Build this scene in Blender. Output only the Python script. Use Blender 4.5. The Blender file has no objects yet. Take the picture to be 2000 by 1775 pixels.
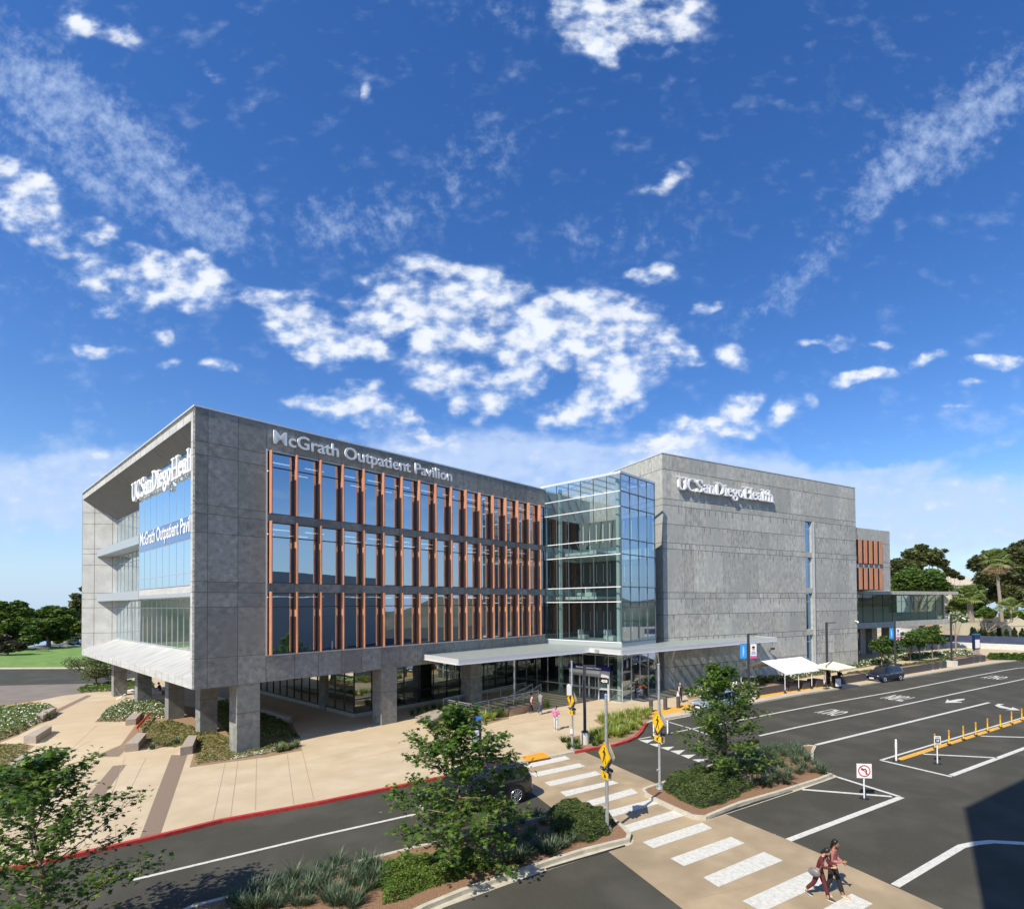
import bpy, bmesh, math, random
from mathutils import Vector, Matrix
R = math.radians
rnd = random.Random(7)
sc = bpy.context.scene
COL = sc.collection

# ------------------------------------------------------------------ camera (calibrated from the building's lines)
F, CX, CY, PT, RL, HC = 1024.523, 1117.077, 1160.963, 0.017, 0.008, 9.0
cd = bpy.data.cameras.new('camera'); cam = bpy.data.objects.new('camera', cd); COL.objects.link(cam)
cd.sensor_fit = 'HORIZONTAL'; cd.sensor_width = 36.0; cd.lens = F/2000*36
cd.shift_x = (1000-CX)/2000; cd.shift_y = (CY-887.5)/2000
cd.clip_start = .1; cd.clip_end = 12000
fw = Vector((0, math.cos(PT), math.sin(PT))); up = Vector((0, -math.sin(PT), math.cos(PT))); rt = Vector((1, 0, 0))
r2 = rt*math.cos(RL)-up*math.sin(RL); u2 = rt*math.sin(RL)+up*math.cos(RL)
m = Matrix((r2, u2, -fw)).transposed().to_4x4(); m.translation = (0, 0, HC)
cam.matrix_world = m
sc.camera = cam

def ray(px, py):
    a2 = (px-CX)/F; b2 = (CY-py)/F
    a = a2*math.cos(RL)+b2*math.sin(RL); b = -a2*math.sin(RL)+b2*math.cos(RL)
    return (a, math.cos(PT)-b*math.sin(PT), math.sin(PT)+b*math.cos(PT))
def gp(px, py, z=0.):                       # point of the ground (height z) seen at a photo pixel
    d = ray(px, py); t = (z-HC)/d[2]; return (d[0]*t, d[1]*t)
def zat(px, py, Y):                         # height seen at a pixel at distance Y
    d = ray(px, py); return HC+d[2]/d[1]*Y
# building frames: M = pavilion wing (corner A), T = tower wing
TH, XA, YA = 0.882, -21.81627, 30.29213
PH, XC, YC = 0.536, 9.4885, 54.3858
def fr(th, X0, Y0):
    c, s = math.cos(th), math.sin(th)
    return (lambda u, v: (X0+u*c-v*s, Y0+u*s+v*c)), (lambda X, Y: ((X-X0)*c+(Y-Y0)*s, -(X-X0)*s+(Y-Y0)*c))
MW, MI = fr(TH, XA, YA); CW, CI = fr(PH, XC, YC)
def CM(u, v, z): x, y = CW(u, v); a, b = MI(x, y); return (a, b, z)      # tower frame -> pavilion frame

# ------------------------------------------------------------------ sun and sky
SE = R(47); SAZ = math.atan2(-.559, -.829)      # sun stands behind the camera to the left
sun_dir = Vector((math.sin(SAZ)*math.cos(SE), math.cos(SAZ)*math.cos(SE), math.sin(SE)))
sd = bpy.data.lights.new('sun', 'SUN'); sd.energy = 4.4; sd.angle = R(.5); sd.color = (1, .93, .8)
so = bpy.data.objects.new('sun', sd); COL.objects.link(so)
so.rotation_euler = (-sun_dir).to_track_quat('-Z', 'Y').to_euler()
W = bpy.data.worlds.new('World'); sc.world = W; W.use_nodes = True
nt = W.node_tree; N = nt.nodes; L = nt.links; N.clear()
def nd(t, **k):
    n = N.new(t)
    for a, b in k.items(): setattr(n, a, b)
    return n
def ma(op, a, b=None, clamp=False):
    n = nd('ShaderNodeMath', operation=op, use_clamp=clamp)
    for i, x in enumerate((a, b)):
        if x is None: continue
        if isinstance(x, (int, float)): n.inputs[i].default_value = x
        else: L.new(x, n.inputs[i])
    return n.outputs[0]
def smooth(x, lo, hi):
    n = nd('ShaderNodeMapRange', interpolation_type='SMOOTHSTEP'); L.new(x, n.inputs[0])
    n.inputs[1].default_value = lo; n.inputs[2].default_value = hi; return n.outputs[0]
sky = nd('ShaderNodeTexSky', sky_type='NISHITA', sun_disc=False, sun_elevation=SE, sun_rotation=SAZ)
sky.air_density = 1.0; sky.dust_density = .35; sky.ozone_density = 3.0
hs = nd('ShaderNodeHueSaturation'); hs.inputs['Hue'].default_value = .511; hs.inputs['Saturation'].default_value = 1.29; hs.inputs['Value'].default_value = 1.3
L.new(sky.outputs[0], hs.inputs['Color'])
tc = nd('ShaderNodeTexCoord'); sp = nd('ShaderNodeSeparateXYZ'); L.new(tc.outputs['Generated'], sp.inputs[0])
yy = ma('MAXIMUM', sp.outputs[1], .06)
cb = nd('ShaderNodeCombineXYZ'); L.new(ma('DIVIDE', sp.outputs[0], yy), cb.inputs[0]); L.new(ma('DIVIDE', sp.outputs[2], yy), cb.inputs[1])
P = cb.outputs[0]
zz = ma('ADD', ma('MAXIMUM', sp.outputs[2], 0.), .12)
cp = nd('ShaderNodeCombineXYZ'); L.new(ma('DIVIDE', sp.outputs[0], zz), cp.inputs[0]); L.new(ma('DIVIDE', sp.outputs[1], zz), cp.inputs[1])
PL = cp.outputs[0]
def noise(vec, s, d=5, r=.55, dist=0.):
    n = nd('ShaderNodeTexNoise'); L.new(vec, n.inputs['Vector']); n.inputs['Scale'].default_value = s
    n.inputs['Detail'].default_value = d; n.inputs['Roughness'].default_value = r; n.inputs['Distortion'].default_value = dist
    return n.outputs['Fac']
# warp the blob coordinates so that no outline stays elliptic
wn = nd('ShaderNodeTexNoise'); L.new(P, wn.inputs['Vector']); wn.inputs['Scale'].default_value = 9; wn.inputs['Detail'].default_value = 4
ws = nd('ShaderNodeVectorMath', operation='SUBTRACT'); L.new(wn.outputs['Color'], ws.inputs[0]); ws.inputs[1].default_value = (.5, .5, .5)
wm = nd('ShaderNodeVectorMath', operation='MULTIPLY'); L.new(ws.outputs[0], wm.inputs[0]); wm.inputs[1].default_value = (.10, .07, 0)
wa = nd('ShaderNodeVectorMath', operation='ADD'); L.new(P, wa.inputs[0]); L.new(wm.outputs[0], wa.inputs[1])
PW = wa.outputs[0]
def blobs(lst):
    tot = None
    for (px, py, rx, ry, ang, s) in lst:
        d = ray(px, py)
        mp = nd('ShaderNodeMapping', vector_type='TEXTURE'); L.new(PW, mp.inputs[0])
        mp.inputs['Location'].default_value = (d[0]/d[1], d[2]/d[1], 0); mp.inputs['Rotation'].default_value = (0, 0, R(ang))
        mp.inputs['Scale'].default_value = (1.45*rx/F, 1.45*ry/F, 1)
        g = nd('ShaderNodeTexGradient', gradient_type='SPHERICAL'); L.new(mp.outputs[0], g.inputs[0])
        v = ma('MULTIPLY', g.outputs['Fac'], s)
        tot = v if tot is None else ma('ADD', tot, v)
    return tot
CUM = [(45,360,78,41,-25,1.1),(70,430,101,41,-25,1.1),(225,462,51,21,-30,0.9),(190,530,41,37,0,0.8),(350,545,101,51,-15,1.2),(265,565,55,37,-20,0.7),(210,600,28,12,0,0.6),(310,658,37,15,-20,0.7),(200,682,51,12,-8,0.6),(420,715,41,12,0,0.7),(340,710,37,8,0,0.6),(500,580,37,25,0,0.9),(560,600,83,39,-10,1),(600,650,87,39,-15,1.1),(630,690,46,25,-10,0.8),(700,550,25,15,0,0.7),(710,595,41,30,-10,0.9),(725,645,39,25,0,1),(720,685,37,18,0,0.9),(700,745,41,16,0,0.9),(615,775,55,16,0,0.8),(705,790,78,28,-5,1),(740,830,46,16,0,0.8),(800,810,19,17,0,0.8),(850,570,106,53,-10,1.2),(830,630,67,49,0,1.1),(950,600,145,63,-10,1.2),(1040,730,53,34,0,1.2),(1000,660,97,53,0,1.1),(860,735,83,41,-15,0.95),(945,775,67,44,-30,0.9),(1100,640,106,63,0,1.1),(1200,640,97,58,-10,1),(1230,700,97,53,10,1.2),(1190,780,78,41,15,1.2),(1320,685,49,21,0,1),(1275,612,49,21,10,0.7),(1280,543,44,21,5,1),(1380,597,29,14,0,1),(1435,695,41,26,-20,0.8),(1445,780,49,28,10,0.9),(1400,845,78,28,10,0.9),(1590,660,41,11,5,0.8),(1637,668,24,17,0,1),(1710,678,35,8,4,0.6),(1685,740,56,15,8,0.9),(1812,705,37,12,18,0.9),(1935,708,54,16,5,1.1),(1550,800,41,21,30,0.8),(1885,752,58,11,4,0.6),(1120,35,50,58,5,1),(1172,95,19,49,25,0.8),(1270,40,106,60,5,1.05),(1295,350,50,28,10,0.75),(150,40,35,39,-60,0.6),(222,68,67,23,-25,0.6),(425,155,23,14,-20,0.5),(703,180,13,21,10,0.45),(230,900,83,23,5,0.7),(820,850,67,29,0,0.8),(1300,860,106,34,15,0.8),(1085,815,58,26,0,0.7),(1860,800,29,7,0,0.4)]
BANK = [(70,960,330,80,0,1.2),(640,965,300,60,0,.8),(950,890,300,60,0,1.2),(1130,950,220,60,0,1),(1430,935,380,48,-5,1.2),(1330,870,130,40,15,.9),(1800,985,380,66,0,1.15),(1650,1030,600,60,0,.7),(1720,925,220,16,12,.7),(230,900,120,30,5,.7),(1950,820,160,50,0,.3)]
CIR = [(110,220,300,110,-40,1.0),(300,350,260,75,-38,.9),(430,420,130,55,-30,.6),(640,440,130,70,-40,.5),(770,430,170,75,0,.5),(900,330,120,80,20,.5),(960,250,70,60,0,.3),
 (1890,220,230,85,35,1.0),(1760,320,130,60,30,.8),(1620,470,210,45,45,.5),(1330,440,150,90,30,.35),(1130,470,140,70,0,.4),(950,20,160,60,-10,.5),
 (150,560,260,90,-20,.4),(1480,620,200,40,30,.35),(1950,520,200,130,0,.2),(1650,120,90,160,-10,.22),(1420,230,180,120,0,.2)]
mq = nd('ShaderNodeMapping'); L.new(P, mq.inputs[0]); mq.inputs['Scale'].default_value = (1, 1.45, 1)
n1 = noise(mq.outputs[0], 9, 2, .5); n2 = noise(mq.outputs[0], 24, 6, .5)
nn = ma('ADD', ma('MULTIPLY', ma('SUBTRACT', n1, .5), 1.45), ma('MULTIPLY', ma('SUBTRACT', n2, .5), 1.5))
dens = blobs(CUM)
dens = ma('MINIMUM', dens, .66)
c1 = smooth(ma('ADD', dens, ma('MULTIPLY', nn, ma('MULTIPLY', smooth(dens, .0, .35), 1.2))), .05, 1.02)
# cirrus: streaky noise, stretched along the bands
mp = nd('ShaderNodeMapping'); L.new(PL, mp.inputs[0]); mp.inputs['Rotation'].default_value = (0, 0, R(12)); mp.inputs['Scale'].default_value = (4.6, 1.6, 1)
n4 = noise(mp.outputs[0], 2.2, 7, .62, .5)
n5 = noise(P, 34, 5, .6)
d2 = blobs(CIR)
c2 = ma('MULTIPLY', smooth(ma('ADD', ma('MULTIPLY', ma('MINIMUM', d2, .85), .8), ma('ADD', ma('MULTIPLY', ma('SUBTRACT', n4, .5), 1.6), ma('MULTIPLY', ma('SUBTRACT', n5, .5), 1.8))), .14, 1.45), smooth(d2, .02, .45))
c2 = ma('MULTIPLY', c2, .72)
d3 = blobs(BANK)
c3 = ma('MULTIPLY', smooth(ma('ADD', ma('MINIMUM', d3, .8), ma('MULTIPLY', nn, .6)), .04, .95), .85)
front = smooth(sp.outputs[1], .02, .2)
cf = ma('MULTIPLY', ma('MAXIMUM', ma('MAXIMUM', c1, c2), c3), front)
nb = noise(PL, 1.3, 7, .6, .3)
cback = ma('MULTIPLY', smooth(nb, .5, .74), ma('SUBTRACT', 1., front))
cl = ma('MULTIPLY', ma('MAXIMUM', cf, cback), smooth(sp.outputs[2], -.01, .03), True)
hz = nd('ShaderNodeMixRGB'); L.new(ma('MULTIPLY', ma('SUBTRACT', 1., smooth(sp.outputs[2], -.02, .22)), .8), hz.inputs['Fac']); L.new(hs.outputs[0], hz.inputs['Color1']); hz.inputs['Color2'].default_value = (3.5, 5.0, 7.2, 1)
bw = nd('ShaderNodeMixRGB'); L.new(smooth(ma('ADD', ma('MULTIPLY', n2, .8), ma('MULTIPLY', c1, .35)), .42, .78), bw.inputs['Fac']); bw.inputs['Color1'].default_value = (4.4, 5.5, 7.5, 1); bw.inputs['Color2'].default_value = (6.7, 7.1, 7.8, 1)
mx = nd('ShaderNodeMixRGB'); L.new(cl, mx.inputs['Fac']); L.new(hz.outputs[0], mx.inputs['Color1']); L.new(bw.outputs[0], mx.inputs['Color2'])
bg = nd('ShaderNodeBackground'); bg.inputs['Strength'].default_value = .1; L.new(mx.outputs[0], bg.inputs['Color'])
wo = nd('ShaderNodeOutputWorld'); L.new(bg.outputs[0], wo.inputs[0])
sc.view_settings.view_transform = 'Standard'; sc.view_settings.look = 'None'; sc.view_settings.exposure = 0.42; sc.view_settings.gamma = 1
sc.render.engine = 'CYCLES'
sc.cycles.max_bounces = 8; sc.cycles.transparent_max_bounces = 24
#==MAT==
# ------------------------------------------------------------------ materials
MATS = {}
def pm(name, col, rough=.8, c2=None, scale=4., detail=4, lo=.35, hi=.65, bump=0., bs=None, metal=0., spec=.5, stretch=None, c3=None, s3=.6, coat=0., trans=0.):
    if name in MATS: return MATS[name]
    m = bpy.data.materials.new(name); m.use_nodes = True; MATS[name] = m
    n = m.node_tree.nodes; l = m.node_tree.links; b = n['Principled BSDF']
    b.inputs['Roughness'].default_value = rough; b.inputs['Metallic'].default_value = metal; b.inputs['Specular IOR Level'].default_value = spec
    b.inputs['Coat Weight'].default_value = coat
    b.inputs['Base Color'].default_value = (*col, 1)
    if c2 or bump:
        t = n.new('ShaderNodeTexCoord'); mpn = n.new('ShaderNodeMapping'); l.new(t.outputs['Object'], mpn.inputs[0])
        if stretch: mpn.inputs['Scale'].default_value = stretch
    if c2:
        def nz(s, d):
            z = n.new('ShaderNodeTexNoise'); l.new(mpn.outputs[0], z.inputs['Vector']); z.inputs['Scale'].default_value = s; z.inputs['Detail'].default_value = d; z.inputs['Roughness'].default_value = .6; return z
        z = nz(scale, detail); mr = n.new('ShaderNodeMapRange'); l.new(z.outputs['Fac'], mr.inputs[0]); mr.inputs[1].default_value = lo; mr.inputs[2].default_value = hi
        x = n.new('ShaderNodeMixRGB'); l.new(mr.outputs[0], x.inputs['Fac']); x.inputs['Color1'].default_value = (*col, 1); x.inputs['Color2'].default_value = (*c2, 1)
        out = x.outputs[0]
        if c3:
            z = nz(s3, 3); mr = n.new('ShaderNodeMapRange'); l.new(z.outputs['Fac'], mr.inputs[0]); mr.inputs[1].default_value = .45; mr.inputs[2].default_value = .7
            y = n.new('ShaderNodeMixRGB'); l.new(mr.outputs[0], y.inputs['Fac']); l.new(out, y.inputs['Color1']); y.inputs['Color2'].default_value = (*c3, 1); out = y.outputs[0]
        l.new(out, b.inputs['Base Color'])
    if bump:
        z = n.new('ShaderNodeTexNoise'); l.new(mpn.outputs[0], z.inputs['Vector']); z.inputs['Scale'].default_value = bs or scale*4; z.inputs['Detail'].default_value = 3
        bp = n.new('ShaderNodeBump'); bp.inputs['Strength'].default_value = bump; bp.inputs['Distance'].default_value = .02; l.new(z.outputs['Fac'], bp.inputs['Height']); l.new(bp.outputs[0], b.inputs['Normal'])
    return m
def leafmat(name, col, c2, tr=.35, scale=2.):
    if name in MATS: return MATS[name]
    m = pm(name, col, .5, c2, scale, 2, .35, .65, spec=.35); n = m.node_tree.nodes; l = m.node_tree.links; b = n['Principled BSDF']
    t = n.new('ShaderNodeBsdfTranslucent'); src = b.inputs['Base Color'].links[0].from_socket
    g = n.new('ShaderNodeMixRGB'); g.blend_type = 'MULTIPLY'; g.inputs['Fac'].default_value = 1; l.new(src, g.inputs['Color1']); g.inputs['Color2'].default_value = (1.9, 2.1, .8, 1)
    l.new(g.outputs[0], t.inputs['Color']); x = n.new('ShaderNodeMixShader'); x.inputs[0].default_value = tr
    l.new(b.outputs[0], x.inputs[1]); l.new(t.outputs[0], x.inputs[2]); l.new(x.outputs[0], n['Material Output'].inputs[0]); return m
def glass(name, tint, refl=.45, gcol=(.9, .95, 1), bump=.0, rough=0., mx=1.):
    if name in MATS: return MATS[name]
    m = bpy.data.materials.new(name); m.use_nodes = True; MATS[name] = m
    n = m.node_tree.nodes; l = m.node_tree.links; n.remove(n['Principled BSDF'])
    t = n.new('ShaderNodeBsdfTransparent'); t.inputs[0].default_value = (*tint, 1)
    g = n.new('ShaderNodeBsdfGlossy'); g.inputs[0].default_value = (*gcol, 1); g.inputs['Roughness'].default_value = rough
    lw = n.new('ShaderNodeLayerWeight'); lw.inputs[0].default_value = .35
    mr = n.new('ShaderNodeMapRange'); l.new(lw.outputs['Fresnel'], mr.inputs[0]); mr.inputs[3].default_value = refl; mr.inputs[4].default_value = mx
    x = n.new('ShaderNodeMixShader'); l.new(mr.outputs[0], x.inputs[0]); l.new(t.outputs[0], x.inputs[1]); l.new(g.outputs[0], x.inputs[2]); l.new(x.outputs[0], n['Material Output'].inputs[0])
    if bump:
        c = n.new('ShaderNodeTexCoord'); z = n.new('ShaderNodeTexNoise'); z.inputs['Scale'].default_value = .9; z.inputs['Detail'].default_value = 1; l.new(c.outputs['Object'], z.inputs['Vector'])
        bp = n.new('ShaderNodeBump'); bp.inputs['Strength'].default_value = bump; bp.inputs['Distance'].default_value = .05; l.new(z.outputs['Fac'], bp.inputs['Height']); l.new(bp.outputs[0], g.inputs['Normal'])
    return m
def sg(*c): return tuple(((x/255+.055)/1.055)**2.4 if x > 10 else x/255/12.92 for x in c)
concM = pm('pavilion_concrete', (.158, .156, .138), .85, (.34, .338, .3), 2.6, 10, .3, .7, .25, 20, c3=(.22, .222, .2), s3=.35)
concT = pm('tower_concrete', (.28, .275, .24), .85, (.55, .54, .475), 3.2, 10, .3, .7, .25, 20, stretch=(1, 1, .5), c3=(.37, .375, .345), s3=.3)
concM1 = pm('pavilion_concrete_dark', (.13, .134, .122), .85, (.29, .295, .27), 2.4, 10, .32, .7, .25, 20, c3=(.2, .2, .18), s3=.35)
concM2 = pm('pavilion_concrete_light', (.175, .178, .162), .85, (.37, .375, .35), 2.8, 10, .32, .7, .25, 20, c3=(.25, .25, .23), s3=.35)
concT1 = pm('tower_concrete_dark', (.245, .242, .21), .85, (.5, .49, .43), 3.6, 10, .3, .7, .25, 20, stretch=(1, 1, .5), c3=(.33, .335, .31), s3=.3)
concT2 = pm('tower_concrete_light', (.31, .303, .265), .85, (.61, .6, .53), 2.9, 10, .3, .7, .25, 20, stretch=(1, 1, .5), c3=(.41, .41, .38), s3=.3)
concP = pm('board_concrete', (.4, .4, .375), .85, (.56, .56, .53), 2.2, 6, .3, .7, .2, 14, stretch=(1, .25, 1))
joint = pm('joint', (.085, .085, .08), .9)
soffitM = pm('soffit_plaster', (.33, .29, .22), .85, (.39, .35, .28), .4, 3)
slat = pm('dark_slat_soffit', (.15, .145, .125), .8, (.22, .21, .19), 1.5, 5, stretch=(1, 6, 1))
coping = pm('coping_metal', (.72, .73, .74), .35, metal=.3)
terra = pm('terracotta', (.5, .215, .11), .6, (.6, .27, .15), 3, 4, stretch=(1, 1, .3))
alum = pm('aluminium', (.62, .64, .66), .35, metal=.6)
dframe = pm('dark_frame', (.05, .055, .06), .4, metal=.4)
white = pm('white_paint', (.8, .8, .8), .5)
letter = pm('letter_face', (.88, .88, .87), .35)
greyp = pm('grey_panel', (.42, .46, .47), .45, metal=.2)
gS = glass('facade_glass', (.30, .38, .4), .56, (.74, .86, .98), .02)
gW = glass('west_glass', (.5, .6, .58), .22, (.8, .9, .92), .02)
gB = glass('bay_glass', (.3, .38, .4), .5, (.82, .92, .97), .01)
gA = glass('atrium_glass', (.68, .79, .78), .13, (.8, .93, .98), .015, mx=.3)
gA2 = glass('atrium_side_glass', (.45, .55, .58), .45, (.62, .76, .95), .015, mx=.85)
gL = glass('lobby_glass', (.2, .42, .35), .3, (.85, .95, .95), .015)
gR = glass('rail_glass', (.86, .9, .88), .05, (.9, .95, 1))
frost = glass('canopy_glass', (.88, .92, .88), .06, (.8, .85, .85), 0, .3, .4)
_n = frost.node_tree; _d = _n.nodes.new('ShaderNodeBsdfDiffuse'); _d.inputs[0].default_value = (.62, .66, .62, 1); _x = _n.nodes.new('ShaderNodeMixShader'); _x.inputs[0].default_value = .27
_o = _n.nodes['Material Output']; _s = _o.inputs[0].links[0].from_socket; _n.links.new(_s, _x.inputs[1]); _n.links.new(_d.outputs[0], _x.inputs[2]); _n.links.new(_x.outputs[0], _o.inputs[0])
intw = pm('interior_wall', (.7, .74, .7), .8); intd = pm('interior_dark', (.06, .075, .08), .8); intf = pm('interior_floor', (.25, .26, .25), .6)
asph = pm('asphalt', (.05, .048, .037), .9, (.076, .073, .057), 26, 8, .3, .7, .5, 90, spec=.2, c3=(.088, .084, .067), s3=.35)
asph2 = pm('old_asphalt', (.17, .145, .115), .9, (.24, .205, .165), .5, 8, .3, .7, .3, 60)
tan = pm('tan_paving', (.45, .355, .225), .85, (.58, .475, .32), .55, 10, .3, .72, .15, 60, c3=(.5, .385, .24), s3=.16)
tanx = pm('crossing_paving', (.33, .25, .15), .85, (.45, .35, .22), .8, 10, .3, .72, .15, 60, c3=(.27, .21, .13), s3=.3)
brown = pm('brown_aggregate', (.16, .115, .08), .9, (.3, .22, .155), 22, 6, .3, .7, .4, 60)
seam = pm('paving_seam', (.34, .26, .17), .9)
linew = pm('road_paint_white', (.64, .63, .56), .7, (.42, .41, .36), 7, 8, .42, .8)
kerbc = pm('kerb_concrete', (.42, .38, .29), .85, (.56, .52, .42), 3, 6, .3, .7, .2, 40)
redp = pm('red_kerb_paint', (.38, .03, .028), .6, (.5, .06, .05), 5, 6)
yelp = pm('yellow_pad', (.78, .4, .05), .6, (.7, .36, .06), 9, 5)
orgp = pm('orange_tactile', (.85, .33, .02), .6, bump=.6, bs=40)
mulch = pm('bark_mulch', (.16, .085, .045), .95, (.34, .2, .11), 18, 8, .3, .7, .9, 50)
soil = pm('dry_soil', (.22, .13, .07), .95, (.34, .24, .14), 5, 8, .3, .7, .6, 30)
lawnm = pm('lawn', (.09, .17, .03), .9, (.2, .33, .06), .5, 10, .3, .7, .8, 30)
groundm = pm('far_ground', (.1, .11, .05), .95, (.2, .18, .1), .03, 8)
sea = pm('sea', (.25, .38, .52), .25, (.3, .43, .56), .002, 4)  # pale blue has the distance haze mixed into the water colour
galv = pm('galvanised_steel', (.42, .45, .46), .4, (.54, .57, .58), 6, 4, metal=.5)
dpole = pm('dark_pole', (.045, .048, .055), .45)
dplant = pm('planter_charcoal', (.06, .057, .057), .75, (.085, .08, .08), 3, 4)
blk = pm('black', (.012, .012, .013), .5); yel = pm('sign_yellow', (.85, .5, .01), .45); redm = pm('sign_red', (.55, .02, .02), .45)
stone = pm('bench_stone', (.3, .25, .2), .85, (.42, .36, .3), 9, 6, .3, .7, .3, 40)
navy = pm('navy_panel', (.012, .02, .06), .45); blue = pm('blue_cap', (.02, .16, .62), .4); sky_b = pm('banner_blue', (.03, .32, .78), .6)
bark = pm('bark', (.2, .14, .09), .9, (.34, .26, .18), 6, 6, .3, .7, .5, 30, stretch=(1, 1, .3))
# ------------------------------------------------------------------ mesh tools
def tag(o, label=None, cat=None, group=None, kind=None):
    if label: o['label'] = label
    if cat: o['category'] = cat
    if group: o['group'] = group
    if kind: o['kind'] = kind
    return o
def empty(name, loc=(0, 0, 0), rz=0, label=None, cat=None, group=None):
    o = bpy.data.objects.new(name, None); COL.objects.link(o); o.location = loc; o.rotation_euler = (0, 0, rz); o.empty_display_size = .2
    return tag(o, label, cat, group)
class MB:
    def __init__(s, tf=None): s.v = []; s.f = []; s.m = []; s.tf = tf; s.sm = set()
    def add(s, vs, fs, mi=0, smooth=False):
        k = len(s.v)
        if s.tf: vs = [s.tf(*p) for p in vs]
        s.v += [tuple(p) for p in vs]
        for f in fs:
            if smooth: s.sm.add(len(s.f))
            s.f.append(tuple(i+k for i in f)); s.m.append(mi)
        return s
    def box(s, a, b, mi=0):
        x0, y0, z0 = a; x1, y1, z1 = b
        return s.add([(x0,y0,z0),(x1,y0,z0),(x1,y1,z0),(x0,y1,z0),(x0,y0,z1),(x1,y0,z1),(x1,y1,z1),(x0,y1,z1)],
            [(0,3,2,1),(4,5,6,7),(0,1,5,4),(1,2,6,5),(2,3,7,6),(3,0,4,7)], mi)
    def quad(s, a, b, c, d, mi=0): return s.add([a, b, c, d], [(0, 1, 2, 3)], mi)
    def prism(s, pts, z0, z1, mi=0, top=True, bottom=True, ms=None):
        n = len(pts); A = sum(pts[i][0]*pts[(i+1) % n][1]-pts[(i+1) % n][0]*pts[i][1] for i in range(n))
        if A < 0: pts = pts[::-1]
        vs = [(p[0], p[1], z0) for p in pts]+[(p[0], p[1], z1) for p in pts]
        fs = [(i, (i+1) % n, n+(i+1) % n, n+i) for i in range(n)]
        s.add(vs, fs, mi if ms is None else ms)
        if top: s.add(vs[n:], [tuple(range(n))], mi)
        if bottom: s.add(vs[:n], [tuple(range(n))[::-1]], mi)
        return s
    def tube(s, p, q, r, r2=None, n=8, mi=0, caps=True):
        p = Vector(p); q = Vector(q); r2 = r if r2 is None else r2; d = (q-p).normalized()
        a = d.orthogonal().normalized(); b = d.cross(a)
        vs = [p+(a*math.cos(t)+b*math.sin(t))*r for t in [2*math.pi*i/n for i in range(n)]]+[q+(a*math.cos(t)+b*math.sin(t))*r2 for t in [2*math.pi*i/n for i in range(n)]]
        s.add(vs, [(i, (i+1) % n, n+(i+1) % n, n+i) for i in range(n)], mi, True)
        if caps: s.add(vs, [tuple(range(n))[::-1], tuple(range(n, 2*n))], mi)
        return s
    def path(s, pts, r, n=8, mi=0):
        for a, b in zip(pts[:-1], pts[1:]): s.tube(a, b, r, n=n, mi=mi)
        return s
    def ell(s, c, rx, ry, rz, n=12, k=8, mi=0, rot=None, fn=None):
        vs = []
        for i in range(k+1):
            ph = math.pi*i/k
            for j in range(n):
                t = 2*math.pi*j/n; p = Vector((math.sin(ph)*math.cos(t), math.sin(ph)*math.sin(t), math.cos(ph)))
                if fn: p = p*fn(p)
                p = Vector((p.x*rx, p.y*ry, p.z*rz))
                if rot: p = rot @ p
                vs.append(p+Vector(c))
        return s.add(vs, [(i*n+j, (i+1)*n+j, (i+1)*n+(j+1) % n, i*n+(j+1) % n) for i in range(k) for j in range(n)], mi, True)
    def build(s, name, mats, parent=None, loc=None, rot=None, tri=False):
        me = bpy.data.meshes.new(name); me.from_pydata(s.v, [], s.f)
        if not isinstance(mats, (list, tuple)): mats = [mats]
        for m in mats: me.materials.append(m)
        me.polygons.foreach_set('material_index', s.m)
        if s.sm: me.polygons.foreach_set('use_smooth', [i in s.sm for i in range(len(s.f))])
        if tri:
            b = bmesh.new(); b.from_mesh(me); bmesh.ops.triangulate(b, faces=b.faces[:]); b.to_mesh(me); b.free()
        me.update(); o = bpy.data.objects.new(name, me); COL.objects.link(o)
        if parent: o.parent = parent
        if loc: o.location = loc
        if rot: o.rotation_euler = rot
        return o
def kids(o): return [c for c in COL.objects if c.parent == o]
def copy_tree(o, parent=None, loc=None, rz=None):
    c = o.copy(); COL.objects.link(c); c.parent = parent
    if loc: c.location = loc
    if rz is not None: c.rotation_euler[2] = rz
    for k in list(o.children): copy_tree(k, c)
    return c
def offs(pts, w, closed=False):               # left/right offset lines of a 2D polyline
    n = len(pts); Lp = []; Rp = []
    for i in range(n):
        p = Vector(pts[i][:2])
        a = Vector(pts[i-1][:2]) if (i > 0 or closed) else None; b = Vector(pts[(i+1) % n][:2]) if (i < n-1 or closed) else None
        d1 = (p-a).normalized() if a is not None else None; d2 = (b-p).normalized() if b is not None else None
        if d1 is None: d1 = d2
        if d2 is None: d2 = d1
        nn = Vector((-(d1.y+d2.y), d1.x+d2.x)).normalized(); k = max(.5, nn.dot(Vector((-d1.y, d1.x))))
        Lp.append(p+nn*w/2/k); Rp.append(p-nn*w/2/k)
    return Lp, Rp
def ribbon(mb, pts, w, z0, z1, closed=False, mi=0):
    a, b = offs(pts, w, closed); n = len(pts); rng = range(n if closed else n-1)
    vs = [(p.x, p.y, z1) for p in a]+[(p.x, p.y, z1) for p in b]; fs = [(n+i, n+(i+1) % n, (i+1) % n, i) for i in rng]
    if z0 < z1:
        vs += [(p.x, p.y, z0) for p in a]+[(p.x, p.y, z0) for p in b]
        fs += [(i, (i+1) % n, 2*n+(i+1) % n, 2*n+i) for i in rng]+[(n+(i+1) % n, n+i, 3*n+i, 3*n+(i+1) % n) for i in rng]
        if not closed: fs += [(0, 2*n, 3*n, n), (n-1, 2*n-1, 4*n-1, 3*n-1)]
    return mb.add(vs, fs, mi)
def G(pts, z=0): return [gp(x, y, z) for x, y in pts]
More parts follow.
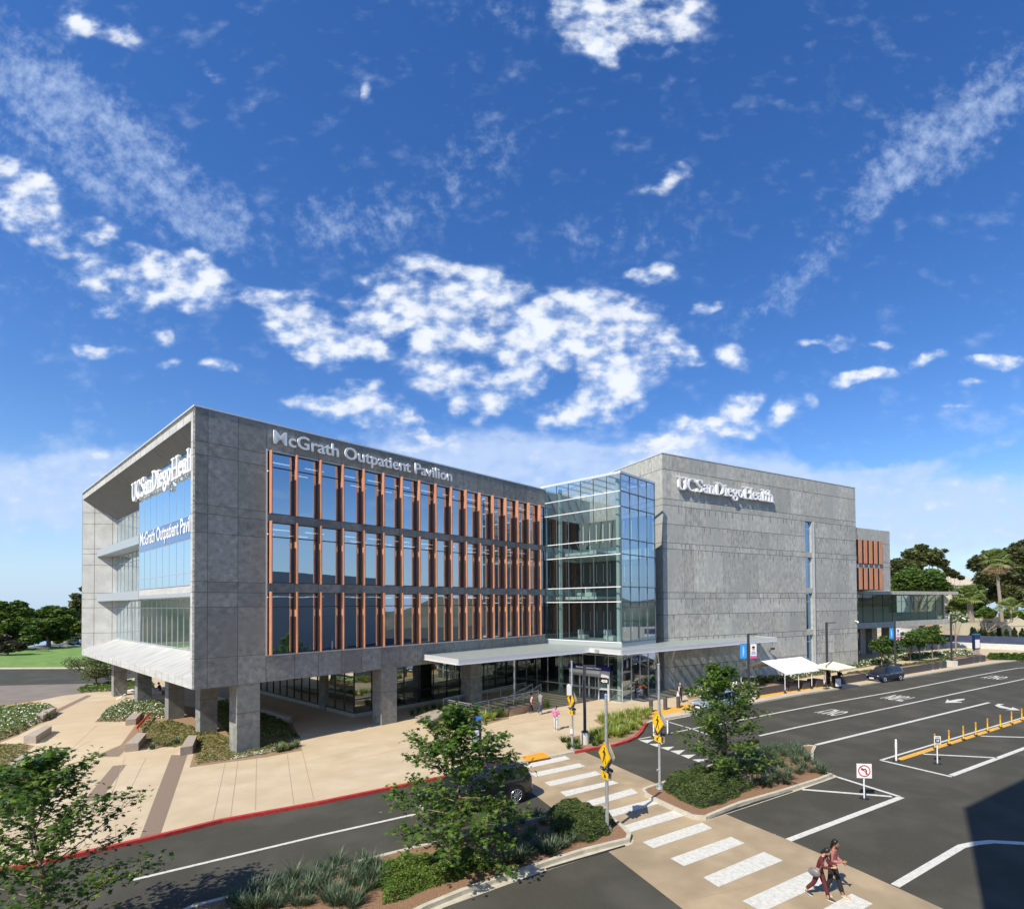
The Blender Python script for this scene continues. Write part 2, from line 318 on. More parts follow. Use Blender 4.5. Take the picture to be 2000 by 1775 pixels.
def sheet(name, pts, z, mat, kind='structure', **k):
    mb = MB(); n = len(pts); A = sum(pts[i][0]*pts[(i+1) % n][1]-pts[(i+1) % n][0]*pts[i][1] for i in range(n))
    if A < 0: pts = pts[::-1]
    mb.add([(p[0], p[1], z) for p in pts], [tuple(range(n))]); o = mb.build(name, mat, tri=True); return tag(o, kind=kind, **k)
def slab(name, pts, z0, z1, mats, ms=None, **k):
    o = MB().prism(pts, z0, z1, 0, ms=ms, bottom=False).build(name, mats, tri=True); return tag(o, kind='structure', **k)
def text(body, size, depth, bold=0., font=None):
    c = bpy.data.curves.new('t', 'FONT'); c.body = body; c.size = size; c.extrude = depth/2; c.offset = bold; c.align_x = 'LEFT'; c.resolution_u = 3
    o = bpy.data.objects.new('t', c); COL.objects.link(o); dg = bpy.context.evaluated_depsgraph_get(); dg.update()
    me = bpy.data.meshes.new_from_object(o.evaluated_get(dg)); bpy.data.objects.remove(o); return me
def place_text(name, body, size, depth, bold, mat, org, ux, uz, width=None, height=None, parent=None):
    me = text(body, size, depth, bold); me.materials.clear(); me.materials.append(mat)
    xs = [v.co.x for v in me.vertices]; ys = [v.co.y for v in me.vertices]
    sx = width/(max(xs)-min(xs)) if width else 1; sy = height/(max(ys)-min(ys)) if height else (sx if width else 1)
    ux = Vector(ux).normalized(); uz = Vector(uz).normalized(); n = ux.cross(uz); x0 = min(xs)
    for v in me.vertices: v.co = Vector(org)+ux*(v.co.x-x0)*sx+uz*v.co.y*sy+n*v.co.z
    o = bpy.data.objects.new(name, me); COL.objects.link(o); o.parent = parent; return o
#==END2==
# ================================================================== THE HOSPITAL BUILDING
B = empty('hospital_building', (XA, YA, 0), TH, 'large grey concrete hospital building on columns with terracotta fins, glass corner atrium and tower wing', 'building')
ZT, ZB, UE, VB = 20.63, 4.2, 30.12, 36.54
ROWS = [(14.91, 18.86), (10.47, 14.36), (5.93, 9.86)]
FU = [4.0+1.561*i for i in range(17)]
JZ = [18.66, 17.88, 14.97, 14.44, 13.32, 10.46, 9.83, 8.96, 5.96]
w = MB()
w.box((0, 0, ZB), (3.86, .35, ZT)); w.box((3.86, 0, 18.86), (UE-.04, .35, ZT))
w.box((3.86, 0, 14.36), (UE-.04, .35, 14.91)); w.box((3.86, 0, 9.86), (UE-.04, .35, 10.47)); w.box((3.86, 0, ZB), (UE-.04, .35, 5.93))
rq = random.Random(12)
def panels(mb, us, zs_, v=0., ms=(0, 2, 3), skip=None):
    for a, b in zip(us[:-1], us[1:]):
        for c, d in zip(zs_[:-1], zs_[1:]):
            if skip and skip((a+b)/2, (c+d)/2): continue
            if b-a > .08 and d-c > .08: mb.box((a+.014, v-.012, c+.014), (b-.014, v-.0005, d-.014), rq.choice(ms))
def jh(mb, u0, u1, z, v=0, t=.028): mb.box((u0, v-.004, z-t/2), (u1, v+.002, z+t/2), 1)
def jv(mb, u, z0, z1, v=0, t=.028): mb.box((u-t/2, v-.0045, z0), (u+t/2, v+.002, z1), 1)
for z in JZ: jh(w, 0, 3.83, z)
for u in (.65, 2.23): jv(w, u, ZB, ZT-.1)
jh(w, 3.86, UE-.05, 5.93-.03)
for i, u in enumerate(FU):
    jv(w, u, ZB, 5.9); jv(w, u, 9.88, 10.45); jv(w, u, 14.38, 14.9)
    if i % 1 == 0: jv(w, u+.0, 18.9, ZT-.1)
panels(w, [0.02, .65, 2.23, 3.8], [ZB+.01]+sorted(JZ)+[ZT-.02])
panels(w, [3.88]+FU[1:]+[UE-.06], [ZB+.01, 5.79]); panels(w, [3.88]+FU[1:]+[UE-.06], [9.87, 10.46]); panels(w, [3.88]+FU[1:]+[UE-.06], [14.37, 14.9]); panels(w, [3.88]+FU[1:]+[UE-.06], [18.95, ZT-.02])
w.build('south_wall', [concM, joint, concM1, concM2], B)
# west front: rim, splayed soffit, reveal and sill
w = MB(); UD, UB = 2.32, .97
w.box((-.0, .0, ZB-.0), (.001, .73, ZT))                      # south jamb face
w = MB()
w.quad((0, .001, ZB), (0, .73, ZB), (0, .73, ZT), (0, .001, ZT)); w.quad((0, .73, ZB), (UD, .73, ZB), (UD, .73, ZT), (0, .73, ZT))
w.quad((0, .73, 19.96), (0, VB, 19.96), (0, VB, ZT), (0, .73, ZT)); w.quad((0, .73, ZB), (0, VB, ZB), (0, VB, 4.73), (0, .73, 4.73))
w.quad((0, 36.2, 4.73), (0, VB, 4.73), (0, VB, 19.96), (0, 36.2, 19.96))
for k in range(1, 24):
    v = .73+k*1.5; w.box((-.004, v-.012, ZB), (.002, v+.012, 4.72), 1); w.box((-.004, v-.012, 19.98), (.002, v+.012, ZT-.1), 1)
for z in JZ: w.box((-.004, .01, z-.014), (.002, .72, z+.014), 1)
w.build('west_rim', [concP, joint], B)
w = MB(); w.quad((0, .73, 19.96), (0, 36.2, 19.96), (UD, 33.9, 17.88), (UD, .73, 17.88))
w.build('splayed_soffit', slat, B)
w = MB(); w.quad((0, .73, 4.73), (0, 36.2, 4.73), (UD, 33.9, 5.8), (UD, .73, 5.8)); w.build('splayed_sill', pm('sill_concrete', (.31, .305, .285), .8, (.44, .435, .41), 1.2, 8, stretch=(.3, 1.5, 1)), B)
w = MB(); w.quad((0, 36.2, 4.73), (UD, 33.9, 5.8), (UD, 33.9, 17.88), (0, 36.2, 19.96))
def rv(t): return (UD*t, 36.2-2.3*t)
for z in [18.66, 17.5, 14.97, 14.44, 13.32, 10.46, 9.83, 8.96, 6.4]:
    t1 = min(1, (19.96-z)/2.08) if z > 17.88 else 1; t0 = 0
    a = rv(t0); b = rv(t1); w.quad((a[0]-.005, a[1]-.005, z-.015), (b[0]-.005, b[1]-.005, z-.015), (b[0]-.005, b[1]-.005, z+.015), (a[0]-.005, a[1]-.005, z+.015), 1)
for t in (.34, .86):
    a = rv(t); w.tube((a[0]-.004, a[1]-.004, 4.73+1.07*t), (a[0]-.004, a[1]-.004, 19.96-2.08*t), .015, n=4, mi=1, caps=False)
w.build('north_reveal', [pm('reveal_concrete', (.36, .36, .34), .85, (.52, .52, .49), .8, 9, .3, .7, .2, 20), joint], B)
w = MB(); w.box((0, .36, ZT-.2), (UE+8, VB, ZT-.06)); w.box((0, VB-.3, ZB), (UE+8, VB, ZT-.2)); w.box((UE+7.7, .4, 0), (UE+8, VB-.3, ZT-.2)); w.build('roof_and_rear_wall', concM, B)
w = MB(); w.box((-.06, -.05, ZT), (UE+.02, .4, ZT+.09)); w.box((-.06, .4, ZT), (.35, VB+.05, ZT+.09)); w.build('roof_coping', coping, B)
w = MB(); w.box((.01, .36, ZB), (UE+7.7, VB-.31, ZB+.25)); w.build('underside_soffit', soffitM, B)
w = MB()
for z in (9.95, 14.45): w.box((UD+.1, .4, z), (UE-.1, VB-.35, z+.35))
w.build('floor_slab', intf, B)
w = MB(); w.box((3.0, 7.5, ZB+.3), (UE+7, 7.6, 20.3)); w.box((9, .9, ZB+.3), (9.1, 7.4, 20.3)); w.box((19.9, .9, ZB+.3), (20, 7.4, 20.3)); w.box((9, 7.7, ZB+.3), (9.1, VB-.4, 20.3)); w.build('interior_wall', pm('interior_dim', (.4, .43, .42), .8), B)
w = MB(); w.box((3.8, -.1, 5.85), (3.86, .0, 19.0)); w.box((3.86, -.1, 18.88), (UE-.05, 0, 18.93)); w.box((3.86, -.03, 5.82), (UE-.05, -.004, 5.9)); w.build('window_wall_trim', alum, B)
# south windows and terracotta fins: three rows of seventeen
shade = pm('shade_cloth', (.4, .44, .46), .9)
ceil_l = pm('ceiling_light', (.9, .9, .85), .5); ceil_l.node_tree.nodes['Principled BSDF'].inputs['Emission Color'].default_value = (1, .95, .85, 1); ceil_l.node_tree.nodes['Principled BSDF'].inputs['Emission Strength'].default_value = 1.6
def window(u0, u1, z0, z1):
    t = z1-.235*(z1-z0)
    o = MB().quad((u0, .14, z0), (u1, .14, z0), (u1, .14, z1), (u0, .14, z1)).build('window', gS, B)
    f = MB()
    for a, b in (((u0, .1, z0), (u0+.04, .17, z1)), ((u1-.04, .1, z0), (u1, .17, z1)), ((u0+.04, .1, z0), (u1-.04, .17, z0+.05)), ((u0+.04, .1, z1-.05), (u1-.04, .17, z1)), ((u0+.04, .09, t-.03), (u1-.04, .17, t+.03))): f.box(a, b)
    f.build('window_frame', dframe, o)
    if rq.random() < .75:
        hz = z0+(z1-z0)*rq.choice((.3, .5, .5, .55, .62, .72)); MB().quad((u0+.04, .26, z0+.02), (u1-.04, .26, z0+.02), (u1-.04, .26, hz), (u0+.04, .26, hz)).build('roller_shade', shade, o)
    return o
def fin(u, z0, z1):
    f = MB(); f.box((u-.03, -.46, z0-.03), (u+.03, .09, z1+.05)); f.box((u-.05, -.05, z0), (u-.03, .0, z1), 1)
    return f.build('terracotta_fin', [terra, blk], B)
for (z0, z1) in ROWS:
    for i, u in enumerate(FU):
        window(u+.03, (FU[i+1]-.03) if i < 16 else UE-.06, z0, z1); fin(u, z0, z1)
w = MB()
for zc_ in (18.6, 14.1, 9.6):
    for k in range(11):
        for vv_ in (1.6, 4.2): w.box((4.6+k*2.35, vv_, zc_), (5.9+k*2.35, vv_+.12, zc_+.05))
w.build('ceiling_lights', ceil_l, B)
# west glazing
def gridglass(name, mat, P0, U, Vv, nu, rows, fmat, fname, parent, t=.05, d=.08, nrm=(0, 0, 0), hm=None, tf=None):
    P0 = Vector(P0); U = Vector(U); H = rows[-1]-rows[0]
    g = MB(tf); a = P0+Vector((0, 0, rows[0])); g.quad(a, a+U, a+U+Vector((0, 0, H)), a+Vector((0, 0, H))); o = g.build(name, mat, parent)
    n = Vector(nrm).normalized(); ul = U.normalized(); f = MB(tf)
    for i in range(nu+1):
        c = P0+U*(i/nu); q = [c-ul*t/2+n*d, c+ul*t/2+n*d, c+ul*t/2-n*d*.3, c-ul*t/2-n*d*.3]
        f.prism([(x.x, x.y) for x in q], rows[0], rows[-1])
    for z in rows:
        q = [P0+n*(d+.012), P0+U+n*(d+.012), P0+U-n*d*.3, P0-n*d*.3]; f.prism([(x.x, x.y) for x in q], z-t*.7, z+t*.7, mi=1)
    f.build(fname, [fmat, hm or fmat], o); return o
gridglass('west_window', gW, (UD, .75, 0), (0, 33.1, 0), None, 22, [5.84, 8.9, 9.62], alum, 'window_frame', B, .04, .03, (-1, 0, 0))
gridglass('west_window', gW, (UD, 17.95, 0), (0, 15.9, 0), None, 10, [10.35, 13.3, 14.1], alum, 'window_frame', B, .04, .03, (-1, 0, 0))
gridglass('west_window', gW, (UD, 17.95, 0), (0, 15.9, 0), None, 10, [14.85, 17.84], alum, 'window_frame', B, .04, .03, (-1, 0, 0))
bay = gridglass('glass_bay', gB, (UB, .76, 0), (0, 17.16, 0), None, 10, [10.4, 11.2, 13.38, 14.9, 19.45], alum, 'window_frame', B, .03, .012, (-1, 0, 0))
w = MB(); w.box((UB+.05, 17.9, 10.36), (UD, 17.95, 19.1)); w.box((UB, .74, 9.9), (UB+.3, 17.95, 10.35)); w.build('bay_base', concP, B)
w = MB(); w.quad((UB-.02, .78, 13.42), (UB-.02, 17.88, 13.42), (UB-.02, 17.88, 14.86), (UB-.02, .78, 14.86)); bn = w.build('glass_banner', pm('banner_navy', (.07, .14, .33), .15, coat=.5), bay)
w = MB(); w.box((UB, .74, 19.45), (UB+.15, 18.4, 19.62)); w.build('bay_head_trim', coping, B)
w = MB(); w.box((UB, .74, 9.65), (UD, 35.1, 9.895)); w.box((UB-.02, 17.96, 9.6), (UB+.1, 35.15, 10.33)); w.build('ledge', greyp, B)
w = MB(); w.box((UB, 17.96, 14.16), (UD, 35.1, 14.5)); w.box((UB-.02, 17.96, 14.13), (UB+.1, 35.2, 14.82)); w.build('ledge', greyp, B)
w = MB(); w.box((UD+1.5, 1, 5.9), (UD+1.6, 33, 7.3)); w.build('balustrade', pm('inner_glass_rail', (.35, .45, .45), .3), B)
# columns
COLS = [(2.2, 0), (11.8, 0), (20.3, 0), (2.35, 7.5), (2.35, 15.3), (2.3, 25.1), (2.0, 33.3), (11.8, 9), (20.3, 9)]
for i, (u, v) in enumerate(COLS):
    s = 1.28 if v == 0 else 1.05; c = MB()
    v0 = v+.002 if v == 0 else v
    c.box((u, v0, 0), (u+s, v0+s, ZB)); 
    c.box((u-.004, v0-.004, 2.43), (u+s+.004, v0+s+.004, 2.46), 1); c.build('column', [concM, joint], B)
# lobby glass below the wing
lobby = gridglass('lobby_glazing', gL, (11.97, 4.35, 0), (UE-11.97, 0, 0), None, 12, [.35, 1.4, 4.18], dframe, 'window_frame', B, .06, .06, (0, -1, 0))
gridglass('lobby_glazing', gL, (11.97, 4.35, 0), (0, 19, 0), None, 12, [.35, 3.2, 4.18], dframe, 'window_frame', B, .06, .06, (-1, 0, 0))
w = MB(); w.box((11.9, 4.3, 0), (UE, 4.55, .34)); w.box((11.9, 4.55, 0), (12.15, 23.4, .34)); w.build('lobby_plinth', kerbc, B)
w = MB(); w.box((12.3, 12, .02), (UE, 12.1, 4.15)); w.box((20, 5, .02), (20.1, 11, 4.15)); w.build('lobby_inner_wall', pm('green_wall', (.02, .09, .07), .6, (.1, .25, .22), .8, 2, .55, .62), B)
# atrium
GV = -9.28; GU = 36.12
AZ = [5.41, 9.13, 10.5, 13.49, 14.9, 17.84, 19.24, 20.85]
gridglass('atrium_glazing', gA, (UE, GV, 0), (0, -GV-.02, 0), None, 6, AZ, pm('mullion_dark', (.1, .13, .14), .4), 'window_frame', B, .055, .05, (-1, 0, 0), hm=white)
gridglass('atrium_glazing', gA2, (UE, GV, 0), (GU-UE, 0, 0), None, 4, AZ, pm('mullion_dark', (.1, .13, .14), .4), 'window_frame', B, .06, .05, (0, -1, 0))
w = MB(); w.box((UE-.08, GV-.08, 20.85), (GU+.1, GV+.12, 21.05)); w.box((UE-.08, GV+.12, 20.85), (UE+.14, .6, 21.05)); w.box((GU, GV+.12, 20.85), (GU+.1, 2, 21.05))
for k in range(1, 6): w.box((UE+.14, GV+k*1.55-.05, 20.8), (GU, GV+k*1.55+.05, 20.95))
w.build('atrium_roof_frame', coping, B)
w = MB(); w.box((UE+.1, GV+.1, 5.05), (GU, .3, 5.38)); w.box((UE-.03, GV-.03, 5.02), (GU, GV+.1, 5.4), 1); w.box((UE-.03, GV+.1, 5.02), (UE+.1, 0, 5.4), 1); w.build('atrium_floor', [intf, greyp], B)
w = MB()
pg = pm('atrium_band', (.56, .62, .6), .7)
for z0, z1 in ((17.9, 20.6), (13.5, 14.9), (9.1, 10.5)): w.box((UE+.02, .35, z0), (GU+1.9, .6, z1), 1)
w.box((UE+.02, 4, 5.1), (GU+1.9, 4.1, 20.4), 0)
for z in (14.55, 10.1): w.box((UE+.1, .6, z), (GU+1.5, 4, z+.3), 1)
for z0 in (5.5, 10.6, 15.0):
    for k in range(11): w.box((UE+.5+k*.66, 3.85, z0+.6), (UE+.56+k*.66, 3.95, z0+3.1), 2)
w.build('atrium_back_wall', [pm('atrium_recess', (.12, .15, .15), .8), pg, pm('strip_white', (.75, .78, .76), .5)], B)
w = MB(); w.box((GU-.14, GV+.25, 5.4), (GU-.08, .3, 17.8), 0); w.box((GU-.2, GV+.25, 13.5), (GU-.141, .3, 14.9), 1); w.box((GU-.2, GV+.25, 9.1), (GU-.141, .3, 10.5), 3)
for z0 in (5.7, 10.8, 15.1):
    for k in range(10): w.box((GU-.19, GV+.8+k*.9, z0+.4), (GU-.142, GV+.87+k*.9, z0+2.4), 2)
for z in (9.4, 13.8): w.box((UE+1.3, -5.5, z), (GU-.21, .3, z+.28), 1)
w.build('atrium_side_wall', [pm('atrium_recess', (.12, .15, .15), .8), pg, pm('strip_white', (.75, .78, .76), .5), pm('spandrel_teal', (.12, .18, .17), .4)], B)
w = MB()
for (u_, v_, z_a) in ((UE+1.6, -7.2, 5.4), (UE+3.0, -5.9, 5.4), (UE+2.0, -3.4, 5.4), (UE+3.4, -1.9, 9.7), (UE+2.2, -4.2, 9.7), (UE+3.8, -3.6, 14.1)):
    w.box((u_, v_, z_a+.02), (u_+.75, v_+.7, z_a+.42)); w.box((u_, v_+.7, z_a+.02), (u_+.75, v_+.84, z_a+.95))
w.build('lounge_seats', pm('seat_pale', (.5, .55, .52), .8), B)
w = MB(); w.tube((UE+.75, GV+.8, 0), (UE+.75, GV+.8, 20.6), .22, n=12); w.tube((UE+.75, -1.4, 0), (UE+.75, -1.4, 20.6), .2, n=12)
w.build('atrium_column', pm('pale_green', (.5, .58, .56), .5), B)
w = MB()
for z in (17.9, 13.5, 9.2):
    for k in range(4): w.tube((UE+.8+k*1.5, .3, z+2.4), (UE+2.0+k*1.5, .1, z+.2), .07, n=6)
w.build('brace', pm('brace_green', (.16, .22, .2), .6), B)
# atrium ground floor
z_ = [0.02, 1.05, 2.9, 4.15, 4.98]
gridglass('entrance_glazing', gA, (UE, GV, 0), (0, 13.6, 0), None, 9, [0.02, 1.1, 4.15, 4.98], alum, 'window_frame', B, .05, .05, (-1, 0, 0))
gridglass('entrance_glazing', gA2, (UE, GV, 0), (GU-UE, 0, 0), None, 4, [.02, 4.15, 4.98], alum, 'window_frame', B, .05, .05, (0, -1, 0))
w = MB(); w.box((UE+.15, GV+.2, 0.005), (GU+1.8, 12, .03)); w.build('lobby_floor', intf, B)
w = MB(); w.box((UE+5, -6, .03), (UE+5.1, 10, 4.9)); w.box((UE+2.5, -5, .03), (UE+3.4, -1.5, 1.1)); w.build('lobby_interior', intd, B)
dv0, dv1 = -8.0, -3.3                         # sliding door portal on the west face
w = MB(); w.box((UE-.32, dv0, .03), (UE-.1, dv0+.14, 2.75)); w.box((UE-.32, dv1-.14, .03), (UE-.1, dv1, 2.75)); w.box((UE-.32, dv0+.14, 2.15), (UE-.1, dv1-.14, 2.4)); w.box((UE-.3, dv0+.14, 2.4), (UE-.1, dv1-.14, 2.75))
for k in (1, 2, 3): v = dv0+.1+(dv1-dv0-.2)*k/4; w.box((UE-.26, v-.05, .03), (UE-.16, v+.05, 2.15))
w.box((UE-.26, dv0+.14, 1.0), (UE-.18, dv1-.14, 1.08)); w.build('sliding_door', coping, B)
w = MB(); w.box((UE-.36, dv0-.1, 2.75), (UE-.1, dv1+.1, 3.15)); db = w.build('door_header', pm('header_navy', (.015, .02, .16), .4), B)
place_text('header_lettering', 'McGrath Outpatient Pavilion', .3, .02, .004, white, (UE-.38, -4.2, 2.86), (0, -1, 0), (0, 0, 1), 3.0, parent=db)
w = MB(); w.box((UE-.345, dv0+.0, 1.6), (UE-.325, dv0+.9, 2.1)); pl = w.build('number_plate', blk, B)
place_text('plate_number', '4250', .3, .01, .01, white, (UE-.352, dv0+.82, 1.72), (0, -1, 0), (0, 0, 1), .7, parent=pl)
# tower wing
TU, TZ = 34.44, 24.56
TJ = [22.93, 19.88, 19.21, 17.25, 15.28, 14.64, 10.07, 9.43, 7.75, 5.33, 4.7, 2.29]
w = MB(CM); w.box((0, 0, 0), (23.4, .6, TZ)); w.box((24.74, 0, 0), (TU, .6, TZ)); w.box((23.4, 0, 19.19), (24.74, .6, TZ)); w.box((23.4, .45, 0), (24.74, .6, 19.19))
for z0, z1 in ((14.63, 15.28), (10.08, 10.73), (4.78, 5.49), (0, 1.2)): w.box((23.4, .02, z0), (24.74, .45, z1))
w.box((0, .6, 0), (.6, 26, TZ)); w.box((TU-.6, .6, 0), (TU, 26, TZ)); w.box((.6, 25.4, 0), (TU-.6, 26, TZ)); w.box((.6, .6, TZ-.4), (TU-.6, 25.4, TZ-.15))
rj = random.Random(3); zs = [TZ-.05]+TJ+[0.05]
for z in TJ:
    if z > 19.3 : jh(w, 0, TU, z, t=.05)
    else: jh(w, 0, 23.38, z, t=.05); jh(w, 24.76, TU, z, t=.05)
    w.box((-.004, 0, z-.022), (.002, 8, z+.022), 1)
for a, b in zip(zs[:-1], zs[1:]):
    u = rj.uniform(.8, 3.2); cuts = [.02]
    while u < TU-.4:
        if not (23.2 < u < 24.95 and a < 19.5): jv(w, u, b+.03, a-.03, t=.026); cuts.append(u)
        u += rj.choice((1.4, 2.1, 2.9, 3.6, 4.4))
    if a < 19.3: cuts = sorted([c for c in cuts if not 23.2 < c < 24.95]+[23.38, 24.76])
    panels(w, cuts+[TU-.02], [b+.012, a-.012], ms=(0, 0, 3, 4), skip=lambda uu, z_: 23.38 < uu < 24.76 and z_ < 19.3)
    for v in (rj.uniform(1, 2.4), rj.uniform(3, 6)): w.box((-.0045, v-.01, b+.03), (.002, v+.01, a-.03), 1)
# shallow weep notches cast in the upper edge of each panel course
for a in TJ[2:]:
    u = .6
    while u < TU-.6:
        u += rj.uniform(.5, 2.4)
        if 23.2 < u < 25: continue
        w.box((u-.07, -.0145, a-rj.uniform(.35, .8)), (u+.05, -.013, a-.05), 2)
w.build('tower_wall', [concT, joint, pm('stain', (.2, .2, .19), .9), concT1, concT2], B)
w = MB(CM); w.box((-.05, -.05, TZ), (TU+.05, .35, TZ+.1)); w.box((-.05, .35, TZ), (.3, 26, TZ+.1)); w.build('roof_coping', coping, B)
gt = glass('slit_glass', (.2, .3, .38), .55, (.45, .68, .98))
for z0, z1 in ((15.28, 19.19), (10.73, 14.63), (5.49, 10.08), (1.2, 4.78)):
    o = MB(CM).quad((23.4, .3, z0), (24.74, .3, z0), (24.74, .3, z1), (23.4, .3, z1)).build('slit_window', gt, B)
    f = MB(CM); zt = z1-.24*(z1-z0); f.box((23.41, .24, zt), (24.73, .34, zt+.05)); f.box((23.4, .24, z0), (23.46, .34, z1)); f.box((24.68, .24, z0), (24.74, .34, z1)); f.build('window_frame', alum, o)
w = MB(CM); w.box((24.93, -.22, 1.0), (25.0, -.006, 19.25)); w.build('white_blade', alum, B)
w = MB(CM); w.box((14.6, -.07, 0), (17.2, -.006, 2.55)); w.build('service_door', greyp, B)
w = MB(CM); w.tube((16.2, -.02, 3.1), (16.2, -.5, 3.5), .05, n=6); w.box((16.0, -.7, 3.35), (16.4, -.4, 3.6)); w.build('wall_lamp', dpole, B)
w = MB(CM); w.tube((33.9, -.01, 6.3), (33.9, -.35, 6.25), .07, n=6); w.ell((33.9, -.4, 6.15), .12, .12, .14); w.build('security_camera', white, B)
# rear wing with terracotta louvres
w = MB(CM); w.box((TU, .3, 10.6), (43.45, .8, 19.21)); w.box((42.9, .8, 10.6), (43.45, 20, 19.21)); w.box((TU, .8, 18.8), (42.9, 20, 19.0))
for z in (17.25, 14.6, 13.9): jh(w, 41.4, 43.4, z, .3, .05)
w.build('rear_wing_wall', [concT, joint], B)
for z0, z1 in ((14.25, 17.57), (10.65, 13.66)):
    w = MB(CM); w.box((34.5, .26, z0), (41.3, .299, z1)); o = w.build('louvre_backing', blk, B)
    f = MB(CM)
    for k in range(5): f.add([(35.02+k*1.27, -.04, z0), (35.72+k*1.27, -.08, z0), (35.72+k*1.27, -.04, z0), (35.02+k*1.27, .02, z0), (35.02+k*1.27, -.04, z1), (35.72+k*1.27, -.08, z1), (35.72+k*1.27, -.04, z1), (35.02+k*1.27, .02, z1)], [(0, 1, 2, 3), (4, 7, 6, 5), (0, 4, 5, 1), (1, 5, 6, 2), (2, 6, 7, 3), (3, 7, 4, 0)])
    f.build('louvre_blades', terra, o)
# glazed bridge
w = MB(CM); w.box((34.6, 4.2, 10.05), (73.2, 14, 10.6)); w.build('bridge_roof', concT, B)
w = MB(CM); w.box((36, 5, 4.75), (73.2, 13.5, 5.65)); w.build('bridge_deck', concT, B)
gridglass('bridge_glazing', glass('bridge_glass', (.42, .56, .52), .1, (.7, .8, .78), .02, mx=.7), (36.5, 5.3, 0), (33.5, 0, 0), None, 12, [5.65, 8.9, 10.05], dframe, 'window_frame', B, .05, .05, (0, -1, 0), tf=CM)
w = MB(CM); w.box((36, 13.3, 5.65), (70, 13.45, 10.05)); w.box((37, 6.2, 5.66), (69.9, 6.25, 7.1), 1); w.box((37, 9.5, 5.66), (60, 10, 8), 1); w.build('bridge_interior', [intd, intw], B)
for u in (38, 42.5, 46.5, 50.7, 54.2, 59.7): MB(CM).box((u, 9.2, 0), (u+1.5, 10.7, 4.75)).build('bridge_column', concT, B)
for u in (66.5, 71.5): MB(CM).box((u, 7, 0), (u+.7, 7.7, 4.75)).build('bridge_column', concT, B)
MB(CM).box((71.8, 6, 5.65), (72.2, 6.4, 10.05)).build('bridge_column', concT, B)
w = MB(CM); w.box((34.7, 12.5, 0), (61, 12.8, 4.7)); 
for u in (39.6, 44.2, 48.3, 52.4, 56): w.box((u, 12.4, 2.3), (u+1.3, 12.49, 4.4), 1); w.box((u, 12.4, .5), (u+1.2, 12.49, 1.9), 2)
w.build('undercroft_wall', [concT, navy, white], B)
# canopy: pale glass on steel beams
cz = 5.0
K = [gp(828, 1278, cz), gp(895, 1288, cz), gp(1152, 1265, cz), gp(1213, 1270, cz), gp(1517, 1245, cz), CW(14.0, -.02), CW(0, -.02), MW(GU, GV+.1), MW(UE-.1, GV-.1), MW(UE-.1, -.02), MW(15.6, -.02)]
KL = [MI(*p) for p in K]
w = MB(); w.prism(KL, cz-.06, cz, 0, bottom=True); cg = w.build('canopy_glass', frost, B, tri=True)
w = MB()
edge = KL[:6]
for a, b in zip(edge[:-1], edge[1:]):
    ribbon(w, [a, b], .09, cz-.36, cz+.03); ribbon(w, [a, b], .22, cz-.4, cz-.361)
w.build('canopy_edge', coping, B)
w = MB()
def inpoly(p, poly):
    c = False; n = len(poly)
    for i in range(n):
        a = poly[i]; b = poly[i-1]
        if (a[1] > p[1]) != (b[1] > p[1]) and p[0] < (b[0]-a[0])*(p[1]-a[1])/(b[1]-a[1])+a[0]: c = not c
    return c
def clipbeam(a, b, wd):
    n = 60; run = None
    for i in range(n+1):
        t = i/n; p = (a[0]+(b[0]-a[0])*t, a[1]+(b[1]-a[1])*t); ins = inpoly(p, KL)
        if ins and run is None: run = p
        if (not ins or i == n) and run is not None:
            q = p
            if math.dist(run, q) > .4: ribbon(w, [run, q], wd, cz-.34, cz-.065)
            run = None
for k in range(16): u = 16.2+k*.93; clipbeam((u, -9), (u, 0), .1 if k % 2 else .2)
for k in range(20):
    u = -10.2+k*1.22; a = MI(*CW(u, -8)); b = MI(*CW(u, 0)); clipbeam(a, b, .13 if k % 2 else .34)
ribbon(w, [MI(*CW(0, -.4)), MI(*CW(14, -.4))], .5, cz-.34, cz-.065)
w.build('canopy_beams', pm('beam_grey', (.34, .35, .34), .5), B)
w = MB()
for px, py in ((1005, 1377),):
    x, y = MI(*gp(px, py)); w.tube((x, y, 0), (x, y, cz-.36), .08, n=10)
for (bx, by), (tx, ty) in (((1268, 1340), (1283, 1272)), ((1292, 1340), (1284, 1272)), ((1300, 1338), (1318, 1268))):
    a = MI(*gp(bx, by)); c = MI(*gp(tx, ty, cz-.4)); w.tube((a[0], a[1], 0), (c[0], c[1], cz-.36), .075, n=8)
w.build('canopy_post', coping, B)
